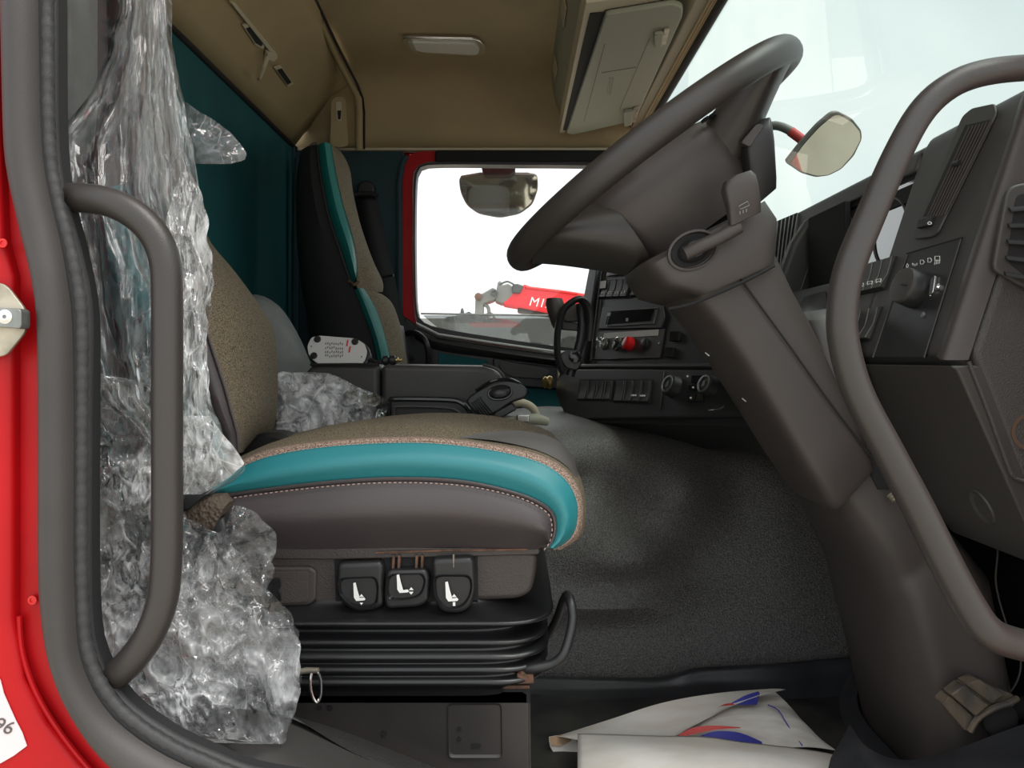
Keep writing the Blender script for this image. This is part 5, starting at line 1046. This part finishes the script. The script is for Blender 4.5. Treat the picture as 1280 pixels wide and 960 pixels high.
MB().tube(cr(P3([(960, 881, 1.22), (973, 888, 1.20), (982, 902, 1.185), (992, 918, 1.17), (1003, 932, 1.15)]), 24), .0010, 5).build('print_line', 'blue', sh)
ysurf([[(686, 921, 1.19), (700, 919, 1.19), (718, 921, 1.19)], [(688, 934, 1.18), (704, 934, 1.18), (722, 930, 1.18)], [(698, 950, 1.17), (712, 952, 1.17), (724, 952, 1.17)], [(704, 975, 1.16), (714, 975, 1.16), (726, 975, 1.16)]], 'torn_corner', 'sheet2', sh, n=20)
ysurf([[(686, 922, 1.185), (700, 919, 1.185), (716, 920, 1.185)], [(690, 932, 1.178), (702, 932, 1.178), (714, 926, 1.18)]], 'torn_edge', 'brown', sh, n=12)
ysurf([[(722, 917, 1.14), (760, 918, 1.14), (820, 920, 1.13), (880, 921, 1.12), (930, 928, 1.11), (1000, 936, 1.10), (1050, 945, 1.10), (1110, 962, 1.10)], [(722, 935, 1.10), (780, 934, 1.08), (860, 938, 1.07), (940, 944, 1.06), (1010, 952, 1.06), (1060, 962, 1.06), (1120, 985, 1.06)], [(722, 965, 1.05), (780, 965, 1.04), (860, 965, 1.03), (940, 968, 1.03), (1010, 975, 1.03), (1060, 985, 1.03), (1130, 1010, 1.03)], [(722, 1010, 1.0), (780, 1010, 1.0), (860, 1010, 1.0), (940, 1010, 1.0), (1010, 1012, 1.0), (1060, 1018, 1.0), (1130, 1040, 1.0)]], 'front_sheet', 'paper', sh, n=50, solid=.001)
cb = thing('cable', P(390, 930, .84), 'black cable curving down over the floor cover by the plastic wrap', 'cable')
MB().tube(cr(P3([(352, 893, .83), (372, 903, .825), (392, 918, .82), (405, 935, .82), (414, 950, .815), (420, 975, .81)]), 24), .0040, 10).build('cable', 'black', cb)

# ================= MIRRORS =================
km = thing('kerb_mirror', P(622, 240, 2.95), 'wide kerb mirror hanging over the top of the far door window', 'mirror')
YM = 2.95
mo = [(574, 222), (600, 218), (640, 219), (672, 219), (671, 236), (664, 254), (648, 266), (625, 271), (600, 266), (585, 255), (577, 240)]
pM = Pl(P(622, 240, YM), V((0, -1, -.35)).normalized())
c = MB(); pM.plate(c, [(573, 221), (600, 216), (672, 217), (673, 236), (666, 256), (650, 268), (625, 273), (598, 268), (583, 257), (575, 240)], -.03, 0, .02, 4); c.build('shell', 'gmach', km, bevel=.006)
c = MB(); pM.plate(c, mo, 0, .004, .02, 4); c.build('glass', 'mirror', km, bevel=0)
MB().prism(rnd(PL([(600, 200), (642, 200), (645, 212), (638, 219), (604, 219)], YM-.08), .01), (0, .06, 0)).build('bracket', 'black', km, bevel=.006)
for x in (607, 636): MB().tube(P3([(x, 205, YM), (x, 150, 2.75)]), .02, 8).build('bracket_arm', 'black', km)
MB().prism(PL([(576, 219), (600, 215), (660, 215), (672, 219), (600, 221), (575, 222)], YM-.02), (0, .05, 0)).build('visor', 'gmach', km, bevel=.004)

fm2 = thing('front_mirror', P(1030, 180, 2.1), 'front mirror on a bent arm seen through the windscreen', 'mirror')
YQ = 2.1
pN = Pl(P(1030, 182, YQ), V((.24, -.68, -.69)).normalized())
sh_ = [(1040, 141), (1048, 140), (1066, 149), (1077, 163), (1078, 174), (1068, 195), (1052, 212), (1036, 220), (1020, 222), (1002, 217), (984, 205), (983, 202), (1002, 178), (1022, 156)]
c = MB(); pN.plate(c, sh_, -.012, 0, .01, 3); c.build('shell', 'gmach', fm2, bevel=.008, seg=3)
c = MB(); pN.plate(c, [(1041, 144), (1048, 143), (1064, 152), (1074, 164), (1075, 174), (1065, 193), (1050, 210), (1034, 218), (1020, 219), (1003, 214), (987, 204), (1004, 180), (1024, 158)], 0, .003, .008, 3); c.build('glass', 'mirror', fm2)
MB().tube(cr(P3([(1004, 176, YQ+.02), (990, 165, YQ+.03), (975, 158, YQ+.05), (962, 158, YQ+.08), (945, 168, YQ+.12), (925, 182, YQ+.2), (900, 200, YQ+.3)]), 30), .0125, 12).build('arm', 'gmach', fm2)
MB().tube(P3([(1003, 175, YQ+.015), (988, 164, YQ+.025)]), .0135, 12).build('arm_band', 'redpr', fm2)

# ================= TELEHANDLER OUTSIDE =================
YT = 9.0
th_ = thing('telehandler', P(700, 600, YT), 'red telehandler boom with grey attachment head beyond the far window', 'telehandler')
def solid(pts, Y, d, name, m, par=None, bv=.02): return MB().prism(PL(pts, Y), (0, d, 0)).build(name, m, par or th_, bevel=bv)
solid([(628, 378), (646, 362), (656, 355), (668, 360), (940, 396), (960, 440), (700, 394), (648, 384), (630, 381)], YT, .45, 'boom', 'redo')
solid([(656, 357), (700, 362), (940, 398), (940, 402), (700, 366), (656, 361)], YT-.02, .49, 'boom_rib', 'redp')
solid([(647, 384), (700, 393), (760, 404), (760, 412), (690, 396), (647, 390)], YT+.1, .3, 'boom_underside', 'dmach')
solid([(640, 356), (646, 354), (655, 357), (650, 367), (640, 366)], YT-.05, .5, 'pivot_drum', 'dmach')
solid([(622, 352), (626, 350), (628, 356), (636, 354), (641, 358), (642, 368), (636, 376), (628, 380), (618, 376), (620, 366)], YT, .4, 'head_block', 'gmach')
solid([(594, 373), (596, 369), (604, 366), (616, 359), (620, 361), (622, 368), (618, 375), (604, 380), (604, 401), (593, 401)], YT-.05, .35, 'quick_hitch', 'gmach')
MB().lathe(P(598, 371, YT-.06), (0, -1, 0), [(.045, 0), (.045, .03), (.02, .04), (0, .04)], 20).build('hitch_pin', 'rust', th_)
for k, (x, y, r) in enumerate(((612, 397, .05), (590, 398, .045), (618, 366, .03), (606, 398, .04))):
    MB().tube([P(x, y, YT-.08)+V((math.cos(t)*r, 0, math.sin(t)*r)) for t in [i*math.pi/8 for i in range(16)]], .014, 6, closed=True).build('hose_loop', 'dmach', th_)
MB().tube(cr(P3([(603, 380, YT), (610, 384, YT), (612, 396, YT)]), 12), .022, 8).build('link', 'gmach', th_)
MB().tube(cr(P3([(624, 356, YT-.06), (634, 352, YT-.06), (643, 356, YT-.06)]), 12), .012, 6).build('hose', 'dmach', th_)
solid([(555, 401), (558, 396), (570, 395), (574, 391), (580, 394), (584, 391), (594, 396), (604, 402), (628, 402)], YT+.2, .5, 'fork_carriage', 'dmach')
solid([(576, 386), (578, 384), (580, 392), (586, 389), (592, 393), (590, 398), (574, 398)], YT+.25, .2, 'carriage_post', 'dmach')
solid([(584, 402), (590, 396), (596, 399), (618, 397), (646, 402), (650, 404), (584, 404)], YT+.4, 1.2, 'lower_body', 'redo')
solid([(700, 420), (900, 420), (900, 520), (690, 520)], YT+.2, 1.8, 'chassis', 'dmach', bv=.1)
for x in (700, 860): MB().lathe(P(x, 590, YT), (0, 1, 0), [(.0, 0), (.3, 0), (.55, .02), (.58, .1), (.58, .38), (.5, .42), (0, .42)], 28).build('wheel', 'matte', th_)
pTx = Pl((0, YT-.002, 0), (0, -1, 0))
text('M12', 'boom_lettering', pTx, 675, 379, .15, (.14, 0, 1), 'white', th_, .012, .15)
shd = thing('shed', P(640, 420, 26), 'long low grey shed across the yard beyond the far window', 'building')
MB().prism([P(-100, 398, 26), P(1000, 398, 26), V((P(1000, 398, 26).x, 26, -1.75)), V((P(-100, 398, 26).x, 26, -1.75))], (0, 6, 0)).build('shed_wall', 'shed', shd, smooth=False)
for k in range(14): MB().box((-6.5+k*1.0, 25.9, -1.6), (-6.0+k*1.0, 26, .9-.3*(k % 3))).build('bay', 'dmach' if k % 2 else 'gmach', shd, smooth=False)
